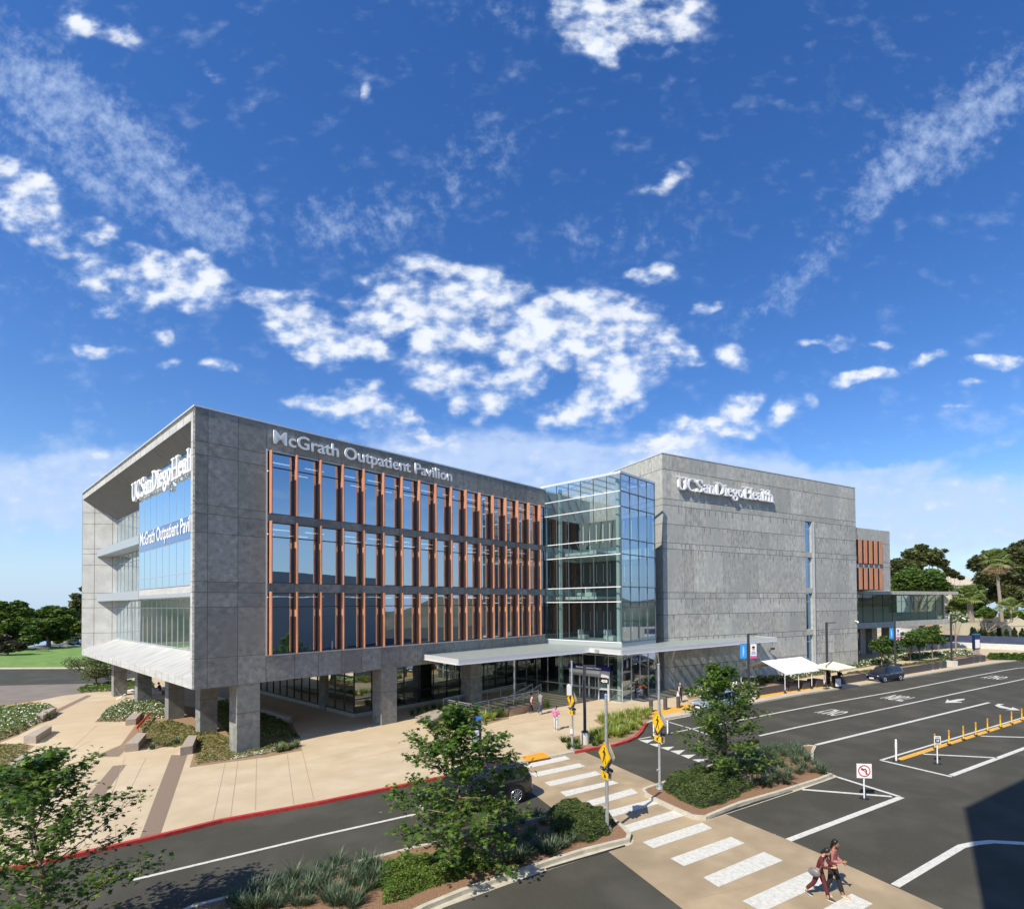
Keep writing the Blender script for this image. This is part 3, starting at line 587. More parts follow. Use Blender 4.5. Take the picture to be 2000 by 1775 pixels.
# ------------------------------------------------------------------ lettering on the walls (each sign a thing)
def serif(body, H, depth):
    """slab of strokes: old-style roman letters drawn with a broad horizontal pen"""
    tk, th = .15, .045
    def arc(cx, cy, rx, ry, a0, a1, n=14): return [(cx+rx*math.cos(R(a0+(a1-a0)*i/n)), cy+ry*math.sin(R(a0+(a1-a0)*i/n))) for i in range(n+1)]
    def sr(x, y, w=.28): return [(x-w/2, y), (x+w/2, y)]
    X = .66
    GL = {
     'U': (.86, [[(.18, 1), (.18, .35)], arc(.45, .33, .27, .31, 180, 360), [(.72, .35), (.72, 1)], sr(.18, .98), sr(.72, .98)]),
     'C': (.8, [arc(.46, .5, .34, .48, 50, 310, 22), [(.7, .78), (.7, .97)]]),
     'S': (.66, [arc(.33, .74, .21, .24, 40, 200, 14), [(.14, .66), (.5, .38)], arc(.33, .26, .21, .24, 20, -150, 14), [(.53, .8), (.53, .97)], [(.12, .03), (.12, .24)]]),
     'a': (.52, [[(.38, .5), (.38, .06)], arc(.24, .48, .15, .16, 0, 150), arc(.22, .2, .13, .18, 60, 330), sr(.44, .03, .16)]),
     'n': (.6, [[(.14, .62), (.14, .03)], arc(.3, .44, .16, .2, 150, 0), [(.46, .44), (.46, .03)], sr(.14, .02, .26), sr(.46, .02, .26), sr(.1, .64, .14)]),
     'D': (.9, [[(.2, .98), (.2, .02)], arc(.3, .5, .46, .48, 90, -90, 18), [(.1, .98), (.34, .98)], [(.1, .02), (.34, .02)]]),
     'i': (.3, [[(.15, .62), (.15, .02)], sr(.15, .02, .26), sr(.11, .64, .14), [(.14, .87), (.16, .87)]]),
     'e': (.52, [arc(.27, .33, .19, .31, 10, 320, 18), [(.1, .38), (.44, .4)]]),
     'g': (.55, [arc(.24, .44, .16, .2, 0, 360, 16), [(.14, .28), (.3, .12)], arc(.26, -.1, .2, .19, 0, 360, 16), [(.36, .6), (.5, .62)]]),
     'o': (.54, [arc(.27, .33, .19, .3, 0, 360, 20)]),
     'H': (.94, [[(.2, .98), (.2, .02)], [(.74, .98), (.74, .02)], [(.2, .5), (.74, .5)], sr(.2, .98), sr(.2, .02), sr(.74, .98), sr(.74, .02)]),
     'l': (.3, [[(.15, .98), (.15, .02)], sr(.15, .02, .26), sr(.1, .99, .15)]),
     't': (.36, [[(.16, .88), (.16, .12)], arc(.25, .12, .09, .1, 180, 300, 8), [(.03, .62), (.32, .62)]]),
     'h': (.6, [[(.14, .98), (.14, .03)], arc(.3, .44, .16, .2, 150, 0), [(.46, .44), (.46, .03)], sr(.14, .02, .26), sr(.46, .02, .26), sr(.1, .99, .14)]),
     ' ': (.02, [])}
    out = []; x = 0
    for ch in body:
        wd, st = GL[ch]
        for s in st:
            for a, b in zip(s[:-1], s[1:]):
                pen = [(tk/2*math.cos(R(q)), th*math.sin(R(q))) for q in (0, 50, 90, 130, 180, 230, 270, 310)]
                pts = [(x+a[0]+p[0], a[1]+p[1]) for p in pen]+[(x+b[0]+p[0], b[1]+p[1]) for p in pen]
                pts = sorted(set((round(p[0], 4), round(p[1], 4)) for p in pts))
                def half(ps):
                    h = []
                    for p in ps:
                        while len(h) > 1 and (h[-1][0]-h[-2][0])*(p[1]-h[-2][1])-(h[-1][1]-h[-2][1])*(p[0]-h[-2][0]) <= 0: h.pop()
                        h.append(p)
                    return h[:-1]
                out.append(half(pts)+half(pts[::-1]))
        x += wd*.93+.02
    return out, x
def serif_sign(name, body, org, ux, width, H, depth, mat, label, nrm_sign=1):
    hulls, tw = serif(body, H, depth); ux = Vector(ux).normalized(); up = Vector((0, 0, 1)); n = ux.cross(up)
    mb = MB(); O = Vector(org); sx = width/tw
    for i, h in enumerate(hulls):
        d = depth+.0004*(i % 23); k = len(h)
        f = [O+ux*p[0]*sx+up*p[1]*H+n*d for p in h]; b = [O+ux*p[0]*sx+up*p[1]*H+n*.05 for p in h]
        mb.add(b+f, [tuple(range(k, 2*k)), tuple(range(k))[::-1]]+[(j, (j+1) % k, k+(j+1) % k, k+j) for j in range(k)])
    o = mb.build(name, mat); return tag(o, label, 'sign')
def P3(f, u, v, z): x, y = f(u, v); return (x, y, z)
uM = Vector((math.cos(TH), math.sin(TH), 0)); uC = Vector((math.cos(PH), math.sin(PH), 0)); vM = Vector((-math.sin(TH), math.cos(TH), 0))
serif_sign('wall_lettering', 'UC San Diego Health', P3(CW, 1.75, -.06, 20.95), uC, 15.2, 1.32, .36, letter, 'white serif UC San Diego Health letters high on the tower wing wall')
serif_sign('wall_lettering', 'UC San Diego Health', P3(MW, .9, 19.2, 17.62), -vM, 17.2, 1.45, .22, letter, 'white serif UC San Diego Health letters before the west glass bay')
t = place_text('wall_lettering', 'McGrath Outpatient Pavilion', 1, .12, .012, letter, P3(MW, 4.18, -.18, 19.42), uM, (0, 0, 1), 14.05)
tag(t, 'white sans serif McGrath Outpatient Pavilion letters above the terracotta fins', 'sign')
t = place_text('banner_lettering', 'McGrath Outpatient Pavilion', 1, .01, .015, white, P3(MW, UB-.04, 17.4, 13.88), -vM, (0, 0, 1), 14.6)
for v in t.data.vertices:
    v.co.z = 13.88+(v.co.z-13.88)*1.15
tag(t, 'white McGrath Outpatient Pavilion lettering on the navy band of the west glass bay', 'sign')
t = place_text('address_number', '4250', 1, .12, .02, letter, P3(CW, .9, -.2, 4.1), uC, (0, 0, 1), 2.0)
tag(t, 'white 4250 address numerals under the canopy on the tower wall', 'sign')
#==END3==
# ================================================================== GROUND
RZ = -.13
def ring(r, z, n=48): return [(r*math.cos(2*math.pi*i/n), 40+r*math.sin(2*math.pi*i/n), z) for i in range(n)]
mb = MB(); rs = [(1, -.3), (150, -.3), (260, -6), (600, -30), (1500, -95)]
for k, (r, z) in enumerate(rs): mb.add(ring(r, z), [])
for k in range(len(rs)-1):
    for i in range(48): mb.f.append((k*48+i, k*48+(i+1) % 48, (k+1)*48+(i+1) % 48, (k+1)*48+i)); mb.m.append(0)
mb.f.append(tuple(range(48))); mb.m.append(0)
tag(mb.build('ground', groundm), kind='structure')
sheet('sea', [(p[0], p[1]) for p in ring(9500, 0)], -90, sea)
# asphalt
sheet('road', [(-70, -8), (60, -8), (160, 20), (190, 120), (110, 140), (40, 90), (-10, 44), (-70, 10)], RZ, asph)
# plaza edge (the kerb line), from the left out of frame to the right
KERB = [(-420, 1790), (0, 1697), (74, 1683), (217, 1651), (322, 1627), (432, 1600), (620, 1566), (800, 1529), (927, 1503), (1000, 1489), (1060, 1479), (1121, 1467), (1200, 1453), (1224, 1446), (1242, 1438), (1253, 1427), (1258, 1417), (1264, 1411), (1275, 1406.5), (1302, 1401), (1335, 1395.5), (1454, 1374.5), (1570, 1353.5), (1667, 1339), (1765, 1322.5), (1872, 1304.5), (1957, 1292), (1985, 1289), (2030, 1290), (2120, 1297)]
KG = G(KERB)
slab('plaza', KG+[(150, 60), (150, 150), (-90, 150), (-120, 60)], -.14, 0, tan)
def sub(a, b): return [KG[i] for i in range(a, b+1)]
def inset(pts, d):
    a, b = offs(pts, 2*d); return [(p.x, p.y) for p in a]
def kerb(name, pts, mat, w=.16, z1=.012, z0=RZ-.02, closed=False):
    o = ribbon(MB(), pts, w, z0, z1, closed).build(name, mat); return tag(o, kind='structure')
kerb('red_kerb', inset(sub(0, 8), .02), redp, .2, .016)
kerb('kerb', inset([KG[9], KG[10], KG[11]], .02), kerbc, .18, .014)
kerb('red_kerb', inset(sub(11, 17), .02), redp, .22, .016)
kerb('kerb', inset(sub(17, 29), .02), kerbc, .2, .014)
# raised crossing paving
e0, e1 = gp(1191, 1664.6, RZ), gp(1334, 1775, RZ); dx, dy = e1[0]-e0[0], e1[1]-e0[1]
A0 = (e0[0]-dx*2.9, e0[1]-dy*2.9)
cr = [A0, e0, (e1[0]+dx*1.2, e1[1]+dy*1.2)]+G([(2020, 1870), (1844, 1775), (1680, 1700), (1540, 1640), (1421, 1591), (1282, 1530), (1140, 1467.5), (1100, 1470)], RZ)
sheet('crossing_paving', cr, RZ+.004, tanx)
S = [[(1014,1494),(1104,1476),(1114,1482),(1027,1501)],[(1035,1510),(1131,1490),(1143,1496),(1047,1517)],[(1063,1527.5),(1163,1505.6),(1175,1512),(1075.5,1535)],
 [(1093.7,1546),(1196,1524),(1208.6,1529),(1106,1555)],[(1129,1569),(1233.5,1539.5),(1247,1548),(1142,1578)],[(1164,1589),(1273,1560),(1290,1568),(1181,1599)],
 [(1205,1616),(1317,1582),(1338,1592),(1226,1626)],[(1255,1644),(1371,1606),(1391,1617),(1276,1656)],[(1309,1676),(1427.6,1633.6),(1454.6,1646),(1336,1691)],
 [(1373.6,1713),(1492,1663),(1529,1680),(1403,1731.6)],[(1450,1759),(1576,1702),(1617,1721),(1490,1780)],[(1595,1782),(1663,1744.5),(1705,1764.5),(1640,1800)]]
mb = MB()
for q in S: mb.add([(*gp(x, y, RZ), RZ+.008) for x, y in q], [(0, 1, 2, 3)])
tag(mb.build('crossing_stripes', linew), kind='structure')
mb = MB()
for a, b in (((1128, 1497), (1700, 1440)), ((1180, 1540), (1230, 1520)), ((1310, 1775), (1700, 1600)), ((1270, 1545), (1760, 1790))): pass
for a, b in (((1240, 1690), (1515, 1628)), ((1140, 1625), (1300, 1575)), ((1325, 1762), (1640, 1690))):
    ribbon(mb, [gp(*a, RZ), gp(*b, RZ)], .03, RZ, RZ+.0065)
tag(mb.build('paving_joints', seam), kind='structure')
def line(name, pts, w, mat=None): return tag(ribbon(MB(), G(pts, RZ), w, RZ+.004, RZ+.0045).build(name, mat or linew), kind='structure')
line('lane_line', [(254, 1719), (620, 1632), (830, 1585)], .17)
line('lane_line', [(1404, 1414), (1500, 1395), (1600, 1376), (1760, 1348), (1880, 1324), (1960, 1309), (1988, 1304.5), (2040, 1300)], .2)
line('lane_line', [(1483, 1436.5), (1556, 1420), (1760, 1377), (1880, 1351), (2060, 1313)], .2)
line('lane_line', [(1594, 1454), (1750, 1416), (1932, 1371.5)], .26)
line('lane_line', [(1540, 1640), (1761, 1556)], .27); line('lane_line', [(1636, 1517), (1757, 1555)], .2); line('lane_line', [(1566, 1541), (1742, 1555)], .2)
line('lane_line', [(1748, 1729), (1878, 1652), (1906, 1646), (1938, 1643), (2030, 1648)], .27)
line('lane_line', [(1720, 1484), (1859, 1516.5)], .2); line('lane_line', [(1858, 1514), (2000, 1461), (2100, 1424)], .27); line('lane_line', [(1803, 1472), (1948, 1479.5)], .2); line('lane_line', [(1916, 1437), (2060, 1441)], .2)
line('lane_line', [(1720, 1484), (2000, 1400.5), (2080, 1378)], .16)
line('lane_line', [(1247, 1443), (1326, 1428), (1380, 1417)], .14); line('lane_line', [(1307, 1410), (1349, 1422), (1400, 1440)], .14); line('lane_line', [(1274, 1411), (1335, 1400), (1400, 1388)], .12)
mb = MB()
for q in ([(1248,1445),(1278,1443.7),(1264,1451)],[(1268,1452.6),(1296,1451),(1283,1458)],[(1289,1459),(1317,1457.5),(1305,1465)],[(1308.7,1466),(1338,1464),(1326,1473)],[(1329,1474),(1359,1473),(1345,1481)],[(1352,1483),(1383,1481),(1368,1489)]):
    mb.add([(*gp(x, y, RZ), RZ+.005) for x, y in q], [(0, 1, 2)])
tag(mb.build('yield_triangles', linew), kind='structure')
# arrows and worn lane words
mb = MB()
mb.add([(*gp(x, y, RZ), RZ+.005) for x, y in [(1846,1372),(1850,1365),(1854,1368),(1870,1365),(1884,1364),(1884,1366),(1866,1370),(1879,1370.5),(1878,1371.5)]], [(0,1,2,6,7,8),(2,3,4,5,6)])
mb.add([(*gp(x, y, RZ), RZ+.005) for x, y in [(1993,1386.5),(1976,1380),(1977,1383),(1962,1379.5),(1953,1376.5),(1962,1375),(1950,1374),(1943,1377),(1952,1381.5),(1974,1385),(1962,1386)]], [(0,1,2,9,10),(2,3,8,9),(3,4,7,8),(4,5,6,7)])
tag(mb.build('turn_arrows', linew), kind='structure')
def roadword(word, c, ln=2.6, wd=2.3):
    a = Vector(gp(1556, 1408, RZ)); b = Vector(gp(1760, 1362, RZ)); d = (b-a).normalized(); n = Vector((d.y, -d.x))   # text reads for cars coming from the right
    me = text(word, 1, 0, .02); me.materials.clear(); me.materials.append(linew)
    xs = [v.co.x for v in me.vertices]; ys = [v.co.y for v in me.vertices]; c = Vector(gp(*c, RZ))
    for v in me.vertices:
        p = c-d*((v.co.y-min(ys))/(max(ys)-min(ys))-.5)*ln+n*(.5-(v.co.x-min(xs))/(max(xs)-min(xs)))*wd; v.co = Vector((p.x, p.y, RZ+.005))
    o = bpy.data.objects.new('lane_word', me); COL.objects.link(o); tag(o, kind='structure')
roadword('ONLY', (1625, 1390.5), 2.6, 1.7); roadword('TURN', (1755, 1362.5), 3.2, 1.9); roadword('ONLY', (1943, 1322.5), 3.4, 1.9)
# tactile pads
sheet('tactile_pad', G([(1016,1478),(1060.6,1468.6),(1074.6,1478.6),(1031,1487)]), .02, orgp)
sheet('warning_strip', G([(1266,1390),(1340,1375),(1463,1353),(1605,1333),(1692,1321.5),(1704,1322),(1692,1327.5),(1605,1342),(1463,1365),(1340,1387),(1272,1398.5)]), .004, yelp)
# plaza: bands, seams, planting beds
mb = MB()
for q in ([(1140+0,0)],): pass
for q in ([(334.6,1474),(366,1474),(314,1627),(273,1636)], [(221,1495),(247,1492.6),(198,1560),(160,1567)], [(246,1450),(273,1416),(300,1392),(270,1442),(232,1477),(181,1478)], [(107,1387),(170,1357),(180,1358),(113,1391)]):
    mb.add([(*gp(x, y), .004) for x, y in q], [tuple(range(len(q)))])
tag(mb.build('paving_bands', brown, tri=True), kind='structure')
mb = MB()
for a, b in (((440,1489),(416,1601)),((464.7,1484.5),(450,1597)),((501,1481),(499,1582)),((561,1472),(574,1571)),((590,1464),(613,1561)),((190,1415),(110,1490)),((175,1447),(138,1468)),((245,1478),(200,1600)),((285,1480),(225,1600)),((850,1425),(1190,1375)),((930,1425),(1330,1360)),((700,1480),(1000,1418)),((870,1500),(905,1458)),((1000,1480),(1012,1468)),((1005,1500),(980,1465))):
    ribbon(mb, [gp(*a), gp(*b)], .028, 0, .0045)
tag(mb.build('paving_seams', seam), kind='structure')
bedA = G([(-60,1372),(20,1384),(70,1377),(108,1380),(114,1386),(110,1402),(75,1415),(35,1436),(0,1450),(-60,1480)]); sheet('soil_bed', bedA, .006, soil)
bedA2 = G([(-120,1470),(0,1452),(48,1452),(68,1456),(40,1478),(0,1505),(-60,1545),(-160,1560)]); sheet('soil_bed', bedA2, .0065, soil)
bedA3 = G([(-160,1560),(0,1510),(20,1500),(28,1512),(60,1505),(100,1525),(80,1560),(30,1585),(0,1595),(-200,1640)]); sheet('soil_bed', bedA3, .007, soil)
bedB = G([(185,1410),(205,1392),(216,1378),(262,1368),(330,1372),(400,1385),(420,1425),(510,1462),(585,1442),(590,1465),(520,1478),(370,1498),(383,1457),(360,1456),(250,1462),(232,1460),(266,1414),(245,1408)]); sheet('soil_bed', bedB, .006, soil)
bedB2 = G([(410,1355),(470,1366),(570,1412),(588,1444),(585,1446),(520,1462),(425,1430),(390,1395)]); sheet('soil_bed', bedB2, .0064, soil)
bedC = G([(1159,1406),(1195,1395),(1262,1389),(1277,1402),(1260,1412),(1250,1430),(1225,1444),(1160,1459),(1114,1465),(1104,1447),(1125,1437),(1150,1432),(1185,1423)]); sheet('soil_bed', bedC, .008, soil)
bedD = G([(800,1395),(845,1382),(900,1392),(985,1390),(995,1402),(960,1412),(900,1424),(850,1432),(818,1402)]); sheet('soil_bed', bedD, .006, soil)
bedE = G([(1330,1345),(1460,1325),(1560,1318),(1690,1290),(1760,1278),(1900,1270),(1925,1281),(1870,1292),(1700,1318),(1560,1335),(1450,1350),(1345,1366)]); sheet('soil_bed', bedE, .006, soil)
sheet('garden_path', G([(1560,1326),(1690,1303),(1760,1290),(1850,1276),(1900,1277),(1800,1290),(1700,1312),(1570,1335)]), .009, tan)
sheet('hedge_bed', G([(1890,1290),(1930,1281),(2040,1284),(2040,1291),(1980,1289)]), .006, soil)
# the street, apron and lawn on the left
sheet('side_street', G([(-400,1312),(0,1306.5),(300,1305),(330,1312),(200,1334),(-400,1348)]), .004, asph)
sheet('driveway', G([(-400,1348),(200,1334),(250,1334),(175,1352),(122,1358),(78,1367),(5,1379),(-300,1400)]), .0045, asph2)
sheet('yellow_line', G([(-120,1401),(5,1381),(78,1368.5),(78,1367),(5,1379),(-120,1398)]), .009, yelp)
sheet('lawn', G([(-400,1306),(0,1304.5),(156,1303),(300,1303),(300,1262),(158,1261),(90,1262),(40,1270),(-60,1290),(-400,1300)]), .005, lawnm)
sheet('back_road', G([(-300,1290),(0,1277),(60,1262),(130,1253),(300,1248),(300,1256),(158,1259),(90,1262),(40,1270),(-200,1300)]), .008, asph2)
kerb('kerb', G([(-400, 1307), (0, 1305), (300, 1304)]), kerbc, .3, .12, 0)
# planted islands
I1 = [(190,1850),(380,1768),(560,1722),(690,1684),(829,1649),(930,1625),(1020,1603),(1110,1583),(1185,1590),(1215,1612),(1229,1627),(1226,1637),(1180,1648),(1138,1658.5),(1060,1683),(985,1709),(900,1738),(832,1766),(700,1830)]
I2 = [(1256,1541),(1268,1536),(1284,1531),(1400,1490),(1553,1459),(1580,1455),(1592,1456),(1586,1468),(1586,1484),(1602,1504),(1622,1511),(1600,1520),(1520,1545),(1446,1566),(1398,1585),(1377,1594),(1353,1592),(1310,1573),(1280,1559),(1262,1549)]
for I in (I1, I2):
    g = G(I); slab('island', g, RZ-.01, -.01, [mulch, kerbc], 1)
    kerb('island_kerb', g, kerbc, .17, .02, RZ-.01, True)
sheet('gutter', G([(650,1860),(832,1768),(900,1740),(1060,1685),(1138,1660),(1226,1638),(1238,1640),(1235,1648),(1222,1652),(1066,1700),(905,1758),(866,1772),(700,1860)], RZ), RZ+.006, kerbc)
sheet('gutter', G([(1372,1596),(1446,1568),(1520,1547),(1604,1518),(1626,1511),(1637,1516),(1560,1543),(1380,1602)], RZ), RZ+.006, kerbc)
sheet('drain_grate', G([(1066,1695),(1221,1649.5),(1222,1652.5),(1067,1699)], RZ), RZ+.011, blk)
sheet('drain_grate', G([(1380,1596.5),(1546,1542),(1549,1545),(1382,1600.5)], RZ), RZ+.011, blk)
#==END4==
# ================================================================== STREET OBJECTS
kd = Vector(gp(927, 1503))-Vector(gp(322, 1627)); kd.normalize(); ROAD = math.atan2(kd.y, kd.x)          # street direction
kr = Vector(gp(1667, 1339))-Vector(gp(1454, 1374.5)); kr.normalize(); ROADR = math.atan2(kr.y, kr.x)
ORD = ['first', 'second', 'third', 'fourth', 'fifth', 'sixth', 'seventh', 'eighth', 'ninth', 'tenth']
def walker(mb, s, y, mi=1):
    """the walking figure of a crossing sign, flat black shapes on the plate; x across, z up"""
    def pg(pts): mb.prism2([(p[0]*s, p[1]*s) for p in pts], y, mi)
    mb.disc((0.01*s, .235*s), .045*s, y, mi)
    pg([(-.05, .17), (.04, .18), (.055, .02), (.03, -.04), (-.05, -.04), (-.045, .05)])
    pg([(-.05, .17), (-.14, .07), (-.12, .04), (-.03, .11)]); pg([(.03, .17), (.1, .09), (.11, -.01), (.08, -.01), (.07, .07), (.03, .11)])
    pg([(-.05, -.03), (.01, -.03), (-.03, -.15), (-.09, -.28), (-.14, -.27), (-.09, -.14)]); pg([(-.01, -.03), (.04, -.03), (.07, -.14), (.12, -.27), (.07, -.28), (.03, -.15)])
def prism2(s, pts, y, mi=0): s.add([(p[0], y, p[1]) for p in pts], [tuple(range(len(pts)))], mi); return s
MB.prism2 = prism2
MB.disc = lambda s, c, r, y, mi=0: prism2(s, [(c[0]+r*math.cos(2*math.pi*i/14), c[1]+r*math.sin(2*math.pi*i/14)) for i in range(14)], y, mi)
def crossing_pole(px, py, ztop, zs, label, flip, cab=False):
    x, y = gp(px, py); o = empty('crossing_signal', (x, y, 0), 0, label, 'sign', 'pedestrian crossing signs on steel poles')
    p = MB(); p.tube((0, 0, 0), (0, 0, ztop), .075, .06, 12); p.tube((0, 0, ztop), (0, 0, ztop+.05), .085, .03, 12); p.tube((0, 0, .9), (-.14, -.05, .9), .05, n=8); p.build('pole', galv, o)
    b = MB(); b.tube((0, 0, 0), (0, 0, .1), .2, .17, 12); b.tube((0, 0, .1), (0, 0, .16), .12, n=10)
    for k in range(4): t = k*math.pi/2+.6; b.tube((.17*math.cos(t), .17*math.sin(t), .1), (.17*math.cos(t), .17*math.sin(t), .17), .02, n=6)
    b.build('pole_base', galv, o)
    for side in (0, 1):
        a = ROAD+(math.pi/2 if side == 0 else -math.pi/2)-math.pi      # plate normal looks back along the street
        rot = math.atan2(-kd.x, kd.y)-.2+math.pi*side
        g = .38 if True else 0
        h = MB(); q = [(0, .53), (.53, 0), (0, -.53), (-.53, 0)]; yo = -.1
        h.add([(x_*1.0, yo, z_+zs) for x_, z_ in q]+[(x_, yo+.012, z_+zs) for x_, z_ in q], [(0, 1, 2, 3), (7, 6, 5, 4), (0, 4, 5, 1), (1, 5, 6, 2), (2, 6, 7, 3), (3, 7, 4, 0)], 0)
        for i in range(4):                                      # thin black border
            a0 = Vector(q[i])*.93; a1 = Vector(q[(i+1) % 4])*.93; b0 = a0*.965; b1 = a1*.965
            h.add([(v.x, yo-.003, v.y+zs) for v in (a0, a1, b1, b0)], [(0, 1, 2, 3)], 1)
        w_ = MB(); walker(w_, 1.12, yo-.004, 1); h.add([(v[0], v[1], v[2]+zs) for v in w_.v], w_.f, 1)
        h.add([(x_*.999, yo+.0135, z_+zs) for x_, z_ in q], [(3, 2, 1, 0)], 2); h.build('warning_plate', [yel, blk, alum], o, rot=(0, 0, rot))
        z2 = zs-.78
        h = MB(); h.box((-.3, yo, z2-.16), (.3, yo+.012, z2+.16), 0); h.box((-.3, yo+.0125, z2-.16), (.3, yo+.016, z2+.16), 2)
        sg_ = -1 if (flip ^ (side == 1)) else 1
        ar = [(-.11, .09), (-.07, .11), (.04, .0), (.09, .05), (.11, -.11), (-.06, -.1), (-.01, -.05)]
        h.add([(p_[0]*sg_, yo-.004, p_[1]+z2) for p_ in ar], [tuple(range(7))], 1); h.build('arrow_plate', [yel, blk, alum], o, rot=(0, 0, rot), tri=True)
        h = MB(); h.box((-.32, yo-.03, zs-.61), (.32, yo+.05, zs-.52), 0); h.box((-.27, yo-.035, zs-.595), (-.12, yo-.03, zs-.535), 1); h.box((.12, yo-.035, zs-.595), (.27, yo-.03, zs-.535), 1)
        h.build('beacon_bar', [blk, alum], o, rot=(0, 0, rot))
    if cab:
        c = MB(); c.box((-.32, -.25, 3.35), (-.02, .05, 3.95)); c.tube((-.17, -.1, 3.95), (-.17, -.1, 4.02), .1, n=8); c.build('control_box', pm('cabinet', (.6, .6, .58), .5), o)
        c = MB(); c.box((-.12, -.14, .95), (.02, -.07, 1.25)); c.build('push_button', white, o)
    return o
crossing_pole(1118, 1462, 5.4, 3.05, 'crossing sign on steel pole with white control box beside the plaza', False, True)
crossing_pole(1186, 1621, 5.35, 2.98, 'nearest pedestrian crossing sign on the tip of the big planted island', False)
crossing_pole(1289, 1539, 6.0, 3.2, 'pedestrian crossing sign on the corner of the smaller island with sycamore', True)
# lamp posts
def lamp(px, py, zt, label, base='cyl', ban=None, arms=True, rz=0, arm=1.1, bh=.75, b0=0):
    x, y = gp(px, py); o = empty('lamp_post', (x, y, b0), rz, label, 'lamp post', 'dark street lamp posts')
    f = MB()
    if base == 'cyl': f.tube((0, 0, 0), (0, 0, bh), .29, n=20)
    elif base == 'box': f.box((-.48, -.48, 0), (.48, .48, bh))
    else: f.tube((0, 0, 0), (0, 0, .1), .22, n=12)
    f.build('footing', pm('footing_concrete', (.55, .52, .45), .8, (.62, .6, .54), 4, 4), o)
    z0 = bh if base in ('cyl', 'box') else .1
    p = MB(); p.box((-.09, -.09, z0), (.09, .09, zt)); p.box((-.19, -.19, z0), (.19, .19, z0+.06)); p.box((-.04, -.12, z0+.9), (.04, -.09, z0+1.4)); p.build('post', dpole, o)
    h = MB(); h.box((.05, -.08, zt-.1), (arm, .08, zt-.02)); h.build('lamp_head', dpole, o)
    if ban:
        for sx, mt in ((-1, sky_b), (1, white)):
            b = MB(); z1 = ban; b.box((sx*.2, -.012, z1-1.35), (sx*.82, .012, z1)); bb = b.build('banner', mt, o)
            if sx == 1:
                c = MB(); c.ell((.5, -.014, z1-.45), .15, .006, .17, 10, 6, 0); c.ell((.5, -.02, z1-.31), .16, .006, .1, 10, 6, 1); c.add([(.24, -.018, z1-1.0), (.34, -.018, z1-.68), (.66, -.018, z1-.68), (.78, -.018, z1-1.0)], [(0, 1, 2, 3)], 2)
                c.box((.2, -.022, z1-1.35), (.82, -.014, z1-1.12), 3); c.build('banner_print', [pm('print_skin', (.5, .3, .2), .7), blk, pm('print_shirt', (.35, .42, .6), .7), pm('print_pink', (.75, .1, .3), .6)], bb)
            else:
                for k in range(7): c = .5
                c = MB(); c.box((-.56, -.016, z1-1.15), (-.52, -.013, z1-.2)); c.box((-.48, -.016, z1-.95), (-.45, -.013, z1-.35)); c.build('banner_print', white, bb)
            r = MB(); r.tube((0, 0, z1+.02), (sx*.86, 0, z1+.02), .02, n=6); r.tube((0, 0, z1-1.37), (sx*.86, 0, z1-1.37), .02, n=6); r.build('banner_arm', dpole, o)
    elif arms:
        for z in (zt-1.05, zt-2.1): r = MB(); r.tube((-.75, 0, z), (.75, 0, z), .02, n=6); r.build('banner_arm', dpole, o)
    return o
lamp(1142.5, 1452, 5.05, 'dark square lamp post on round white footing beside the grass bed', 'cyl', None, False, .1, .75)
lamp(1463, 1362, 6.0, 'lamp post with blue banner and portrait banner left of the white tent', 'box', 5.05, True, .15, .9)
lamp(1616, 1337, 6.75, 'lamp post with empty banner arms against the tower wing wall', 'flat', None, True, .2, 1.1)
lamp(1749, 1313, 6.9, 'lamp post with blue banner and portrait banner behind the dark blue car', 'box', 5.6, True, .25, 1.1)
lamp(1859, 1300.5, 7.1, 'lamp post at the far end of the planters without banners', 'box', None, True, .3, 1.4)
# wayfinding kiosk near the crossing
x, y = gp(931, 1468); o = empty('wayfinding_kiosk', (x, y, 0), .35, 'dark navy wayfinding pillar with bright blue cap on the plaza', 'sign')
k = MB(); k.box((-.27, -.14, 0), (.27, .14, 1.95)); k.build('pillar', navy, o)
k = MB(); k.box((-.3, -.17, 1.95), (.3, .17, 2.08)); k.build('cap', blue, o)
k = MB(); k.box((-.23, -.147, .35), (.12, -.143, 1.35)); m_ = k.build('map_panel', pm('map_white', (.66, .68, .7), .5, (.45, .55, .62), 9, 2, .45, .5), o)
place_text('kiosk_text', 'McGrath', .1, .004, 0, white, (-.23, -.145, 1.76), (1, 0, 0), (0, 0, 1), .3, parent=o); place_text('kiosk_text', 'Outpatient', .1, .004, 0, white, (-.23, -.145, 1.62), (1, 0, 0), (0, 0, 1), .4, parent=o); place_text('kiosk_text', 'Pavilion', .1, .004, 0, white, (-.23, -.145, 1.46), (1, 0, 0), (0, 0, 1), .3, parent=o)
x, y = gp(1907, 1278); o = empty('wayfinding_kiosk', (x, y, 0), .4, 'far wayfinding pillar with white map before the navy fence', 'sign')
k = MB(); k.box((-.75, -.2, .9), (.75, .2, 3.3)); k.build('pillar', navy, o); k = MB(); k.box((-.55, -.2, 0), (.55, .2, .89)); k.build('plinth', stone, o)
k = MB(); k.box((-.6, -.215, 1.1), (.6, -.205, 2.5)); k.build('map_panel', white, o); k = MB(); k.box((-.78, -.23, 3.3), (.78, .23, 3.45)); k.build('cap', blue, o)
